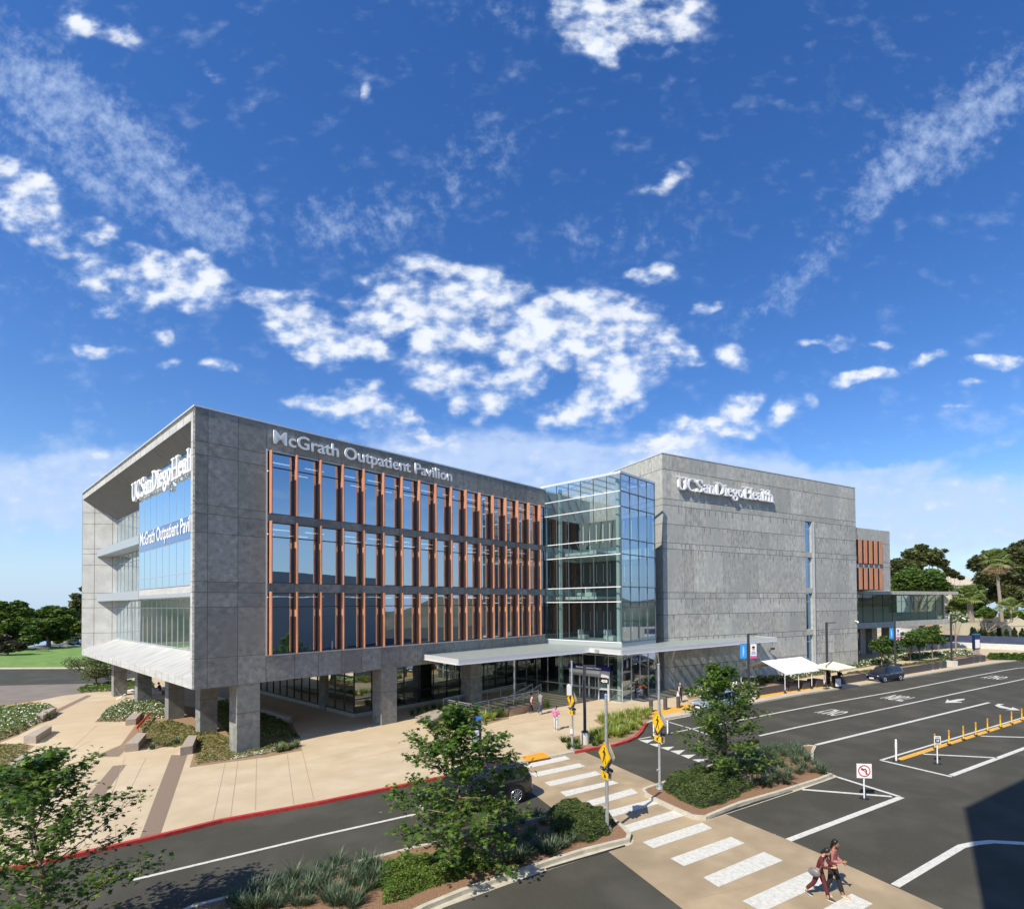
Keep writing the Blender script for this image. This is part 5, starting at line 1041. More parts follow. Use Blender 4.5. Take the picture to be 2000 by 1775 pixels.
def person(px, py, rz, h, lb, top, bottom, hair=(.012, .01, .01), sk=1, lean=0., legs=((.35, .1), (-.3, .35)), arms=((.3, .15, .3), (-.3, .15, .3)), longhair=0., z=0., coat=None, shoes=(.02, .02, .025), seat=None, short=False, head_tilt=.1, shortsleeve=False, hat=None):
    s = h/1.7; x0, y0 = gp(px, py, z); o = empty('person', (x0, y0, z), rz, lb, 'person')
    def rot(a, v): c, q = math.cos(a), math.sin(a); return Vector((v[0]*c+v[2]*q, v[1], -v[0]*q+v[2]*c))
    pel = Vector((0, 0, .9)); up_ = lambda d, y=0: pel+rot(lean, (0, y, d))
    W_, C_, NK = up_(.14), up_(.36), up_(.54); HD = NK+rot(lean+head_tilt, (.03, 0, .17))
    J = {'pel': pel}; L2 = {}
    for sd_, (th, kn) in zip((1, -1), legs):
        hp = pel+Vector((0, .09*sd_, -.04)); k = hp+Vector((math.sin(th)*.43, 0, -math.cos(th)*.43)); an = k+Vector((math.sin(th-kn)*.4, 0, -math.cos(th-kn)*.4)); ta = max(-.9, min(.25, th-kn))*-1
        toe = an+Vector((.17*math.cos(ta*.6), 0, -.05-.12*max(0, math.sin(ta*.6)))); L2[sd_] = (hp, k, an, toe)
    mz = min(min(L2[q][2].z-.075, L2[q][3].z-.03) for q in L2)
    if seat is not None: mz = .9-seat
    sh = Vector((0, 0, -mz))
    A2 = {}
    for sd_, (sw, out, el) in zip((1, -1), arms):
        shp = up_(.48, .17*sd_); a = sw+(-lean); e = shp+Vector((math.sin(sw)*.28, sd_*math.sin(out)*.28, -math.cos(sw)*math.cos(out)*.28)); w_ = e+Vector((math.sin(sw+el)*.25, -sd_*(.15 if el > .8 else -math.sin(out)*.1), -math.cos(sw+el)*(.25 if el < .8 else .2))); A2[sd_] = (shp, e, w_)
    T = lambda p: tuple((p+sh)*s)
    # body: one continuous skinned figure
    V = [pel, W_, C_, NK, HD]; Ed = [(0, 1), (1, 2), (2, 3), (3, 4)]; Rr = [(.12, .1), (.105, .085), (.13, .095), (.05, .05), (.055, .055)]
    for q in (1, -1):
        hp, k, an, toe = L2[q]; n = len(V); V += [hp, k, an, an+Vector((.01, 0, -.05)), toe]; Ed += [(0, n), (n, n+1), (n+1, n+2), (n+2, n+3), (n+3, n+4)]; Rr += [.085, .055, .036, .038, .03]
        shp, e, w_ = A2[q]; n = len(V); V += [shp, e, w_]; Ed += [(2, n), (n, n+1), (n+1, n+2)]; Rr += [.05, .038, .026]
    vs, fs = skin([T(v) for v in V], Ed, [tuple(a*s for a in r) if isinstance(r, tuple) else r*s for r in Rr])
    b = MB(); b.add(vs, fs, 0, True); hc = Vector(T(HD))
    R3 = Matrix.Rotation(lean*.6+head_tilt, 3, 'Y')
    b.ell(hc, .092*s, .075*s, .118*s, 14, 10, 0, R3, lambda p: 1-.12*max(0, -p.z)*(1-max(0, p.x)))
    fp = lambda x, y, z_: hc+R3 @ Vector((x*s, y*s, z_*s))
    b.ell(fp(.095, 0, -.015), .018*s, .011*s, .02*s, 6, 5, 0)
    for q in (1, -1): b.ell(fp(.08, .03*q, .012), .012*s, .012*s, .008*s, 6, 4, 1); b.ell(fp(0, .075*q, -.01), .015*s, .008*s, .028*s, 6, 5, 0)
    b.ell(fp(.083, 0, -.055), .01*s, .022*s, .006*s, 6, 4, 2)
    for q in (1, -1):                                          # hands: palm, four fingers and a thumb
        shp, e, w_ = A2[q]; d = (w_-e).normalized(); sd2 = Vector((0, 1, 0)).cross(d).normalized(); ac = d.cross(sd2).normalized(); pc = w_+d*.045
        b.tube(T(w_-d*.01), T(w_+d*.085), .026*s, .034*s, 8)
        for k in range(4):
            off_ = ac*0+sd2*(-.027+.018*k); p0 = w_+d*.08+off_; ln = (.06, .07, .066, .052)[k]; p1 = p0+d*ln*.55+ac*.012*q*-1; p2 = p1+d*ln*.3+ac*.028*q*-1
            b.tube(T(p0), T(p1), .009*s, .008*s, 6); b.tube(T(p1), T(p2), .008*s, .006*s, 6)
        p0 = w_+d*.03-sd2*.03; p1 = p0-sd2*.028+d*.03; p2 = p1+d*.03-ac*.01*q; b.tube(T(p0), T(p1), .011*s, .01*s, 6); b.tube(T(p1), T(p2), .01*s, .007*s, 6)
    b.build('body', [SK[sk], blk, pm('lips', (.35, .1, .08), .6)], o)
    def garment(nm, pts, ed, rr, mat):
        vs, fs = skin([T(v) for v in pts], ed, [tuple(a*s for a in r) if isinstance(r, tuple) else r*s for r in rr]); g = MB(); g.add(vs, fs, 0, True); return g.build(nm, mat, o)
    V = [pel+Vector((0, 0, -.03)), W_, C_, NK-Vector((0, 0, .05))]; Ed = [(0, 1), (1, 2), (2, 3)]; Rr = [(.15, .125), (.135, .11), (.16, .12), (.085, .075)]
    for q in (1, -1):
        shp, e, w_ = A2[q]; n = len(V); e2 = e.lerp(w_, .85) if not shortsleeve else e
        V += [shp, e] + ([e2] if not shortsleeve else []); Ed += [(2, n), (n, n+1)]+([(n+1, n+2)] if not shortsleeve else []); Rr += [.072, .058]+([.045] if not shortsleeve else [])
    garment('shirt', V, Ed, Rr, top)
    V = [pel+Vector((0, 0, .08)), pel]; Ed = [(0, 1)]; Rr = [(.13, .105), (.145, .12)]
    for q in (1, -1):
        hp, k, an, toe = L2[q]; n = len(V); V += [hp+Vector((0, 0, -.04)), k, an+Vector((0, 0, .05))] if not short else [hp+Vector((0, 0, -.04)), hp.lerp(k, .9)]; Ed += [(1, n), (n, n+1)]+([(n+1, n+2)] if not short else []); Rr += [.108, .078, .06] if not short else [.11, .09]
    garment('trousers', V, Ed, Rr, bottom)
    for q in (1, -1):
        hp, k, an, toe = L2[q]; g = MB(); a = Vector(T(an+Vector((-.03, 0, -.045)))); c = Vector(T(toe+Vector((.05, 0, -.005)))); d = (c-a); mid = (a+c)/2
        Rm = Matrix.Rotation(-math.atan2(d.z, d.x), 3, 'Y'); g.ell(mid, .14*s, .048*s, .045*s, 12, 8, 0, Rm); g.ell(mid+Vector((0, 0, -.022*s)), .145*s, .052*s, .022*s, 12, 6, 1, Rm); g.build('shoe', [pm('shoe%d' % int(shoes[0]*100), shoes, .6), white], o)
    g = MB(); hm = pm('hair%d' % int(hair[0]*1000), hair, .5)
    if hat: g.ell(fp(0, 0, .05), .11*s, .095*s, .085*s, 14, 8, 0, R3); g.ell(fp(.06, 0, .03), .11*s, .085*s, .012*s, 14, 5, 0, R3); g.build('cap', cloth('hat', hat), o); g = MB()
    g.ell(fp(-.022, 0, .028), .102*s, .09*s, .112*s, 14, 10, 0, R3)
    if longhair:
        for q in (-.05, 0, .05): g.tube(fp(-.07, q, .04), fp(-.1-lean*.1, q*1.3, -longhair), .055*s, .028*s, 8)
    g.build('hair', hm, o)
    if coat:
        g = MB(); n = 12; rw = []
        for i, (dd, r1, r2) in enumerate(((.5, .17, .2), (.2, .19, .2), (-.1, .22, .24), (-.42, .27, .3))):
            c = up_(dd) if dd > 0 else pel+Vector((-.03, 0, dd)); rw += [T(c+Vector((r1*math.cos(t), r2*math.sin(t), 0))) for t in [R(35)+R(290)*k/(n-1) for k in range(n)]]
        g.add(rw, [(i*n+k, i*n+k+1, (i+1)*n+k+1, (i+1)*n+k) for i in range(3) for k in range(n-1)], 0, True); g.build('coat', coat, o)
    return o, T, A2
WK = R(-48)
p1, T1, A1 = person(1600, 1752, WK, 1.62, 'woman in maroon jacket and trousers with grey shoulder bag on the crossing', cloth('maroon', (.13, .018, .022)), cloth('maroon2', (.12, .02, .022)), (.02, .014, .014), 0, .3, ((.34, .08), (-.3, .35)), ((.35, .1, 1.5), (.3, .1, 1.45)), .12, RZ, head_tilt=.25)
g = MB(); g.ell((-.02, -.27, .86), .19, .08, .13, 14, 8, 0); g.path([(.1, -.25, .95), (.24, -.2, 1.22), (.3, -.1, 1.36)], .012, 6); g.build('shoulder_bag', pm('grey_leather', (.12, .12, .125), .4, (.22, .22, .23), 12), p1)
p2, T2, A_2 = person(1627, 1748, WK, 1.68, 'woman in dusty pink sweater and black trousers walking on the crossing', cloth('pink', (.42, .17, .16)), cloth('black', (.018, .018, .02)), (.008, .007, .007), 1, .08, ((.34, .05), (-.12, .25)), ((.1, .05, 1.3), (.1, .05, 1.55)), .18, RZ, shoes=(.5, .28, .14))
person(1086, 1426, R(-100), 1.66, 'woman in bright pink sweater and pale trousers standing on the plaza', cloth('rose', (.72, .22, .45)), cloth('pale', (.6, .63, .68)), (.012, .01, .01), 1, .0, ((.12, .05), (-.08, .05)), ((.3, .3, 2.2), (.2, .35, 1.2)), 0, shoes=(.6, .58, .5))
person(1037, 1392, R(35), 1.62, 'woman in pale pink top with dark trousers walking to the entrance', cloth('blush', (.62, .36, .32)), cloth('black', (.018, .018, .02)), (.012, .01, .01), 0, .05, ((.35, .05), (-.35, .2)), shoes=(.5, .5, .5))
person(1055, 1395, R(40), 1.82, 'man in grey shirt and blue jeans walking to the entrance', cloth('grey', (.26, .29, .33)), cloth('jeans', (.05, .08, .15)), (.05, .035, .03), 0, .03, ((.22, .05), (-.2, .15)), shortsleeve=True, shoes=(.4, .4, .4))
person(1263, 1363, R(190), 1.72, 'person with orange and white top bending over by the atrium', cloth('orange', (.75, .2, .08)), cloth('black', (.018, .018, .02)), (.3, .28, .26), 0, .75, ((.15, .1), (-.1, .1)), ((.9, .1, .2), (.5, .5, .9)), 0)
person(1254, 1363, R(185), 1.6, 'seated person in white clothes beside the atrium glass', cloth('white', (.7, .7, .7)), cloth('white', (.7, .7, .7)), (.3, .3, .3), 0, .2, ((1.45, 1.4), (1.5, 1.45)), ((.8, .1, .5), (.8, .1, .5)), 0, seat=.46)
person(1328, 1372, R(-75), 1.74, 'person in a long white coat over dark clothes near the bollards', cloth('black', (.018, .018, .02)), cloth('black', (.018, .018, .02)), (.3, .28, .26), 0, .05, ((.25, .05), (-.2, .2)), ((.2, .25, .6), (.2, .25, .6)), 0, coat=cloth('white', (.7, .7, .7)), shoes=(.5, .5, .5))
person(1619, 1341, R(-60), 1.78, 'dark clothed attendant standing left of the valet podium', cloth('black', (.018, .018, .02)), cloth('black', (.018, .018, .02)), (.01, .01, .01), 2, 0, ((.05, 0), (-.05, 0)), ((.1, .1, .3), (.1, .1, .3)), 0)
person(1640, 1340, R(-100), 1.76, 'dark clothed attendant standing right behind the valet podium', cloth('black', (.018, .018, .02)), cloth('black', (.018, .018, .02)), (.01, .01, .01), 2, .1, ((.05, 0), (-.05, 0)), ((.4, .1, .8), (.4, .1, .8)), 0)
person(313, 1356, R(200), 1.7, 'person in deep purple top sitting under the building', cloth('purple', (.06, .02, .12)), cloth('black', (.018, .018, .02)), (.01, .01, .01), 1, .15, ((1.4, 1.3), (1.4, 1.4)), ((.5, .1, .8), (.5, .1, .8)), 0, seat=.46)
x, y = gp(313, 1356); m = MB(); m.prism([(x-.5, y-.4), (x+.5, y-.4), (x+.5, y+.4), (x-.5, y+.4)], 0, .42); tag(m.build('stone_bench', stone), 'plain stone bench carrying the person in purple', 'bench')
x, y = gp(1254, 1363); o = empty('wheelchair', (x, y, 0), R(185), 'black wheelchair carrying the person in white', 'wheelchair')
m = MB(); m.box((-.25, -.24, .38), (.25, .24, .42)); m.build('seat', blk, o); m = MB(); m.box((-.29, -.24, .42), (-.25, .24, .9)); m.build('backrest', blk, o)
for q in (-1, 1): m = MB(); m.path([(-.05+.3*math.cos(t), q*.3, .3+.3*math.sin(t)) for t in [2*math.pi*k/18 for k in range(19)]], .02, 6); m.path([(.4+.09*math.cos(t), q*.24, .09+.09*math.sin(t)) for t in [2*math.pi*k/10 for k in range(11)]], .015, 5); m.build('wheel', dpole, o)
# ================================================================== VEGETATION
nr = random.Random(11)
def cloud_leaves(mb, pts, tmpl, tf_, size, tilt=.9, mi=None, up_bias=.6):
    for p in pts:
        s = size*nr.uniform(.7, 1.25); a = nr.uniform(0, 6.283); tx = nr.gauss(0, tilt); ty = nr.gauss(0, tilt)
        X = Vector((math.cos(a), math.sin(a), -.3*abs(tx))).normalized(); Z_ = Vector((math.sin(tx)*.8, math.sin(ty)*.8, up_bias)).normalized(); Y = Z_.cross(X).normalized(); Z2 = X.cross(Y)
        mb.add([Vector(p)+(X*q[0]+Y*q[1]+Z2*q[2])*s for q in tmpl], tf_, (nr.choice(mi) if mi else 0))
LP = [(0, 0, 0)]
for an, r in ((180, .28), (150, .5), (118, .42), (105, .82), (80, .5), (52, .98), (24, .52), (0, 1.15), (-24, .52), (-52, .98), (-80, .5), (-105, .82), (-118, .42), (-150, .5)): LP.append((r*math.cos(R(an))*.5+.12, r*math.sin(R(an))*.5, -.13*abs(r*math.sin(R(an)))))
LF = [(0, i, i+1 if i < 14 else 1) for i in range(1, 15)]
QP = [(-.5, 0, 0), (0, .28, .03), (.55, 0, -.03), (0, -.28, .03)]; QF = [(0, 1, 2, 3)]
syc = [leafmat('sycamore_leaf', (.055, .11, .02), (.095, .175, .03), .38, 1.5), leafmat('sycamore_leaf_young', (.14, .22, .03), (.2, .3, .05), .4, 3), leafmat('sycamore_leaf_dark', (.028, .062, .014), (.045, .085, .02), .25, 2)]
def sycamore(px, py, H_, Wd, lb, seed, zlow, z, nb=34, leaf=.22, dens=1., stake=True):
    rr = random.Random(seed); x0, y0 = gp(px, py, z); o = empty('sycamore_tree', (x0, y0, z), 0, lb, 'tree', 'young sycamore street trees')
    t = MB(); tr = [Vector((rr.uniform(-.04, .04)*k, rr.uniform(-.04, .04)*k, H_*.97*k/7)) for k in range(8)]
    for k in range(7): t.tube(tr[k], tr[k+1], .065*(1-k/7.6), .065*(1-(k+1)/7.6), 8)
    def at(zf): f = zf*7; i = min(6, int(f)); return tr[i].lerp(tr[i+1], f-i)
    lv = []
    for b in range(nb):
        zf = zlow+(.97-zlow)*((b+.5)/nb)**.95; p = at(zf); a = b*2.4+rr.uniform(-.4, .4); prof = (math.sin(min(1, (1-zf)/(1-zlow)*1.05)*math.pi*.62)**.8)
        ln = Wd/2*prof*rr.uniform(.68, 1.12)+.2; elev = .25+.5*zf+rr.uniform(-.2, .2); d = Vector((math.cos(a)*math.cos(elev), math.sin(a)*math.cos(elev), math.sin(elev)))
        q = p.copy(); r = .026*(1-zf*.5); seg = 5; pr_ = q.copy()
        for k in range(seg):
            d = (d+Vector((rr.uniform(-.2, .2), rr.uniform(-.2, .2), rr.uniform(-.16, .1)))).normalized(); q = pr_+d*ln/seg; t.tube(pr_, q, r*(1-k/seg*.8), r*(1-(k+1)/seg*.8), 5, caps=False)
            n = int((7 if k > 0 else 2)*dens*(1+.5*(k > 2)))
            for _ in range(n):
                tw = Vector((rr.gauss(0, 1), rr.gauss(0, 1), rr.gauss(.1, .7))).normalized()*rr.uniform(.05, .42)*(.6+.4*prof); base = pr_.lerp(q, rr.random()); lv.append((base+tw, k))
                if rr.random() < .25: t.tube(base, base+tw, .006, .003, 3, caps=False)
            pr_ = q
    t.build('trunk', bark, o)
    m = MB(); ol = [p for p, k in lv]; cloud_leaves(m, ol, LP, LF, leaf, .55, [0, 0, 0, 2, 1])
    m.build('crown', syc, o)
    if stake: s_ = MB(); s_.tube((.12, -.1, 0), (.12, -.1, min(2.6, H_*.5)), .04, n=7); s_.build('stake', pm('stake_wood', (.3, .17, .08), .8), o)
    return o
sycamore(893, 1700, 5.55, 5.2, 'central young sycamore in front of the black car', 5, .09, RZ, 46, .215, 3.7)
sycamore(1414, 1532, 6.0, 4.9, 'young sycamore on the smaller island before the silver car', 8, .12, RZ, 46, .215, 3.6)
xl, yl = gp(85, 1890, RZ); sycamore(78, 1895, 5.5, 5.1, 'left foreground sycamore over the red kerb', 21, .14, RZ, 46, .18, 3.2, False)
def blades(n, L0, w, spread, rr, seg=3, droop=.7, lean0=.15):
    m = MB()
    for i in range(n):
        a = rr.uniform(0, 6.283); ln = L0*rr.uniform(.6, 1.1); th = lean0+rr.random()*spread; p = Vector((rr.gauss(0, .05), rr.gauss(0, .05), 0)); sd = Vector((-math.sin(a), math.cos(a), 0)); pts = [p]
        for k in range(seg): th2 = th+droop*(k/seg)**1.3; p = p+Vector((math.cos(a)*math.sin(th2), math.sin(a)*math.sin(th2), math.cos(th2)))*ln/seg; pts.append(p)
        vs = []
        for k, q in enumerate(pts): ww = w*(1-.85*(k/seg)**1.5)/2; vs += [q-sd*ww, q+sd*ww]
        m.add(vs, [(2*k, 2*k+1, 2*k+3, 2*k+2) for k in range(seg)])
    return m
def clumps(name, cat, lb, grp, pos, z, mat, n, L0, w, spread, droop=.7, var=3, lean0=.15):
    rr = random.Random(len(pos)); meshes = [blades(int(n*1.5), L0*.95, w*1.1, spread, rr, droop=droop, lean0=lean0) for _ in range(var)]; protos = []
    for i, (px, py) in enumerate(pos):
        x, y = gp(px, py, z)
        if i < var: o = meshes[i].build(name, mat)
        else: o = protos[i % var].copy(); COL.objects.link(o)
        if i < var: protos.append(o)
        s = rr.uniform(.75, 1.2); o.location = (x, y, z+.02); o.rotation_euler = (0, 0, rr.uniform(0, 6)); o.scale = (s, s, s); tag(o, lb, cat, grp)
flax = leafmat('flax_blue_green', (.06, .095, .055), (.11, .155, .085), .15, 5); flaxy = leafmat('flax_yellow_green', (.22, .28, .06), (.34, .38, .1), .3, 6); grn = leafmat('strap_green', (.05, .1, .02), (.12, .17, .04), .25, 5)
rr = random.Random(4)
def scatter(poly, n, seed, jit=0, mind=0):
    r_ = random.Random(seed); xs = [p[0] for p in poly]; ys = [p[1] for p in poly]; out = []; tries = 0
    while len(out) < n and tries < n*60:
        tries += 1; p = (r_.uniform(min(xs), max(xs)), r_.uniform(min(ys), max(ys)))
        if inpoly(p, poly) and all(math.dist(p, q) > mind for q in out): out.append(p)
    return out
clumps('flax_clump', 'plant', 'blue green strappy flax clump among the mulch of the big island', 'flax clumps on the big island', [(455,1768),(490,1752),(520,1771),(545,1740),(575,1725),(602,1752),(560,1765),(630,1735),(640,1765),(600,1774),(660,1750),(690,1735),(668,1772),(700,1765),(720,1745),(632,1705),(660,1697),(690,1702),(720,1697),(745,1700),(1000,1652),(1030,1645),(1015,1668),(1048,1660),(1040,1632),(1065,1642),(1082,1655),(985,1640),(1100,1625),(1000,1620),(1060,1615),(985,1672),(735,1725),(955,1655),(970,1632),(940,1640),(1020,1612),(1050,1600),(1075,1672),(1100,1662),(1060,1668),(1030,1678),(990,1690),(960,1700),(1015,1690),(520,1750),(470,1780),(500,1785),(540,1780),(580,1775),(570,1745),(610,1728),(645,1715),(672,1718),(705,1712),(715,1725),(655,1775),(690,1780),(1120,1650),(1085,1610)], RZ, flax, 60, .75, .035, .75)
clumps('flax_clump', 'plant', 'blue green strappy flax clump on the smaller island beside the sycamore', 'flax clumps on the smaller island', [(1470,1512),(1490,1500),(1510,1512),(1495,1525),(1525,1500),(1540,1510),(1555,1495),(1570,1505),(1550,1480),(1568,1478),(1530,1480),(1510,1485),(1585,1512),(1600,1507),(1475,1490),(1455,1502),(1520,1522),(1540,1526),(1480,1535),(1590,1497),(1500,1540),(1515,1532),(1465,1542),(1535,1535),(1560,1515),(1575,1490),(1545,1465),(1560,1470),(1520,1470),(1500,1475),(1490,1515),(1605,1515)], RZ, flax, 60, .75, .035, .75)
clumps('flax_clump', 'plant', 'yellow green strappy plant in the bed inside the red kerb', 'yellow green plants inside the red kerb', [gp_ for gp_ in scatter([(1165,1405),(1195,1396),(1262,1391),(1272,1401),(1255,1415),(1240,1430),(1215,1440),(1165,1450),(1150,1440),(1190,1424)], 46, 3, mind=7)], 0, flaxy, 46, .75, .05, .6, .5)
clumps('flax_clump', 'plant', 'dark green strappy plant around the lamp post footing', 'dark plants around the lamp footing', [(1112,1449),(1125,1452),(1128,1462),(1152,1450),(1160,1456),(1170,1452),(1112,1462),(1100,1449)], 0, grn, 40, .55, .05, .8)
clumps('flax_clump', 'plant', 'tall yellow green strappy plant before the ramp wall', 'yellow plants before the ramp wall', [(938,1406),(948,1404),(957,1402),(966,1400),(975,1398),(984,1400),(962,1407),(945,1410),(1062,1383),(1070,1380)], 0, flaxy, 40, .85, .05, .5, .5)
clumps('flax_clump', 'plant', 'green strappy plant left of the ramp railing', 'green plants left of the ramp', [(805,1396),(818,1392),(832,1389),(846,1386),(860,1388),(825,1400),(842,1397),(870,1396)], 0, grn, 46, .75, .045, .6, .5)
def mound(name, poly, z, h, n, ls, mats, lb, cat='shrub', grp=None, kind=None, tmpl=(QP, QF), up_=.5, mi=None, edge=.6, noise_=.2, core=None, tilt=.8):
    rl = random.Random(n); pts = []; W = G(poly, z); cx = sum(p[0] for p in W)/len(W); cy = sum(p[1] for p in W)/len(W)
    def de(p): 
        best = 9e9
        for i in range(len(W)):
            a = Vector(W[i-1]); b = Vector(W[i]); q = Vector(p); t = max(0, min(1, (q-a).dot(b-a)/max(1e-9, (b-a).length_squared))); best = min(best, (q-a.lerp(b, t)).length)
        return best
    xs = [p[0] for p in W]; ys = [p[1] for p in W]; m = MB(); cnt = 0
    from mathutils import noise as mn
    while cnt < n:
        p = (rl.uniform(min(xs), max(xs)), rl.uniform(min(ys), max(ys)))
        if not inpoly(p, W): continue
        d = de(p); top = h*(1-max(0, 1-d/edge)**2)+noise_*mn.noise(Vector((p[0]*1.7, p[1]*1.7, z)))*1.6
        pts.append((p[0], p[1], z+max(.01, top)*(1-.45*rl.random()**2))); cnt += 1
    global nr; nr = rl
    cloud_leaves(m, pts, tmpl[0], tmpl[1], ls, tilt, mi, up_)
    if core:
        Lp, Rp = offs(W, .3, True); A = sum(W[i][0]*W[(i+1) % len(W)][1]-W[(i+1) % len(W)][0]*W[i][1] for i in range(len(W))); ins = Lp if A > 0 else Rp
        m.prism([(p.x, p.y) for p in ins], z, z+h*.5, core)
    o = m.build(name, mats); return tag(o, lb, cat, grp, kind)
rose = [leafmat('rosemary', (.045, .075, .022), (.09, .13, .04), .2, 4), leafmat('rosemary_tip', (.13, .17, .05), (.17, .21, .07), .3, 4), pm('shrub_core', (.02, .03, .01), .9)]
NP = [(-.5, 0, 0), (0, .1, .02), (.5, 0, 0), (0, -.1, .02)]
mound('shrub', [(1062,1600),(1085,1588),(1130,1582),(1180,1596),(1206,1615),(1190,1638),(1150,1655),(1100,1645),(1075,1630)], RZ, .7, 15000, .15, rose, 'dense dark green shrub mound at the tip of the big island', mi=[0, 0, 1], tmpl=(NP, QF), core=2, up_=.1, tilt=1.2)
mound('shrub', [(1290,1545),(1300,1533),(1330,1522),(1390,1515),(1440,1528),(1468,1548),(1440,1563),(1400,1580),(1370,1586),(1325,1568)], RZ, .75, 16000, .16, rose, 'dense dark green shrub mound on the corner of the smaller island', mi=[0, 0, 1], tmpl=(NP, QF), core=2, up_=.1, tilt=1.2)
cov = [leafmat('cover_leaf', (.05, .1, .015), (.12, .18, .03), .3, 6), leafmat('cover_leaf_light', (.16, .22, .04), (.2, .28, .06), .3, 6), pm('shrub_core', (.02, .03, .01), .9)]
mound('shrub', [(735,1700),(790,1680),(870,1668),(950,1670),(970,1690),(930,1712),(880,1730),(830,1752),(780,1768),(745,1775),(725,1740)], RZ, .42, 17000, .08, cov, 'leafy green ground shrub below the central sycamore', mi=[0, 0, 1], core=None, up_=.6)
mound('shrub', [(1385,1500),(1440,1475),(1500,1462),(1560,1462),(1575,1475),(1540,1492),(1470,1500),(1440,1520)], RZ, .5, 7000, .14, [flax, flax, flax], 'blue green spiky ground shrub along the back of the smaller island', mi=[0, 1], tmpl=(NP, QF), up_=.2, tilt=1.1)
fl = [leafmat('flower_leaf', (.05, .09, .02), (.1, .16, .035), .3, 4), leafmat('flower_leaf_light', (.17, .22, .06), (.2, .27, .07), .3, 4), pm('petal_white', (.75, .75, .68), .6)]
mound('ground_cover', [(0,1388),(70,1380),(106,1384),(106,1402),(70,1414),(32,1434),(0,1446),(-60,1470),(-60,1400)], 0, .5, 9000, .17, fl, 'white flowering ground cover behind the left stone benches', 'ground cover', None, 'stuff', mi=[0, 0, 0, 1, 1, 2], up_=.5)
mound('ground_cover', [(-150,1560),(0,1512),(55,1508),(95,1525),(75,1558),(30,1582),(0,1592),(-180,1630)], 0, .5, 8000, .18, fl, 'leafy ground cover behind the left sycamore', 'ground cover', None, 'stuff', mi=[0, 0, 1, 0], up_=.5)
mound('ground_cover', [(190,1408),(210,1385),(262,1370),(330,1374),(350,1390),(325,1402),(262,1406),(232,1410)], 0, .38, 9000, .14, fl, 'white flowering ground cover between the west columns', 'ground cover', None, 'stuff', mi=[0, 0, 1, 0, 2], up_=.5)
dry = [leafmat('dry_leaf', (.16, .15, .05), (.24, .23, .08), .2, 4), leafmat('cover_leaf', (.05, .1, .015), (.12, .18, .03)), pm('petal_white', (.75, .75, .68), .6)]
mound('ground_cover', [(270,1415),(330,1408),(420,1430),(470,1450),(560,1445),(585,1462),(500,1476),(380,1494),(385,1460),(300,1458)], 0, .16, 9000, .13, dry, 'patchy dry ground cover around the nearest columns', 'ground cover', None, 'stuff', mi=[0, 0, 1], up_=.5)
mound('ground_cover', [(430,1362),(560,1412),(586,1440),(530,1450),(450,1440),(420,1400)], 0, .28, 7000, .16, fl, 'shaded green ground cover under the building', 'ground cover', None, 'stuff', mi=[0, 0, 1], up_=.5)
mound('ground_cover', [(1340,1350),(1460,1329),(1560,1320),(1690,1293),(1760,1281),(1890,1273),(1905,1279),(1760,1290),(1690,1302),(1560,1325),(1450,1345),(1345,1362)], 0, .5, 16000, .26, fl, 'flowering ground cover along the foot of the tower wall', 'ground cover', None, 'stuff', mi=[0, 0, 1, 0, 2], up_=.5)
mound('ground_cover', [(1650,1318),(1700,1311),(1800,1295),(1860,1286),(1868,1290),(1800,1303),(1700,1319),(1652,1326)], 0, .35, 7000, .26, dry, 'mixed dry ground cover behind the kerbside planters', 'ground cover', None, 'stuff', mi=[0, 1, 1], up_=.5)
mound('ground_cover', [(0,1455),(45,1455),(60,1458),(36,1478),(0,1500),(-60,1535),(-100,1480)], 0, .12, 3000, .13, dry, 'sparse dry ground cover in the left bed', 'ground cover', None, 'stuff', mi=[0, 0, 1], up_=.5)
mound('hedge', [(1925,1284),(2040,1287),(2040,1290.5),(1935,1288)], 0, .8, 5000, .3, [cov[0], cov[0], cov[2]], 'low dark hedge along the street bend', 'hedge', mi=[0, 1], core=2)
clumps('lavender_clump', 'plant', 'small grey green lavender clump between the stone benches', 'lavender clumps between benches', [(297,1462),(323,1457),(345,1452),(306,1455)], 0, leafmat('lavender', (.1, .14, .1), (.15, .19, .13), .1), 90, .42, .03, 1.0, .3)
clumps('sage_clump', 'plant', 'pale green sage clump at the corner of the column bed', 'sage clumps at the bed corner', [(556,1466),(568,1462),(578,1458),(545,1468)], 0, leafmat('sage', (.16, .2, .1), (.22, .27, .14), .15), 80, .55, .05, .9, .3)
w = MB(); rg = random.Random(2)
for k in range(420):
    t = rg.random(); a = ((452, 1478), (512, 1468), (540, 1462)); px = 452+95*t+rg.uniform(-3, 3); py = 1479-.19*(px-452)+rg.uniform(-3, 4); x, y = gp(px, py); w.ell((x, y, .03), rg.uniform(.04, .08), rg.uniform(.04, .08), .04, 6, 4)
tag(w.build('cobbles', pm('cobble', (.4, .36, .3), .9, (.55, .5, .43), 8)), 'pale river cobbles at the foot of the front column', 'stones', None, 'stuff')
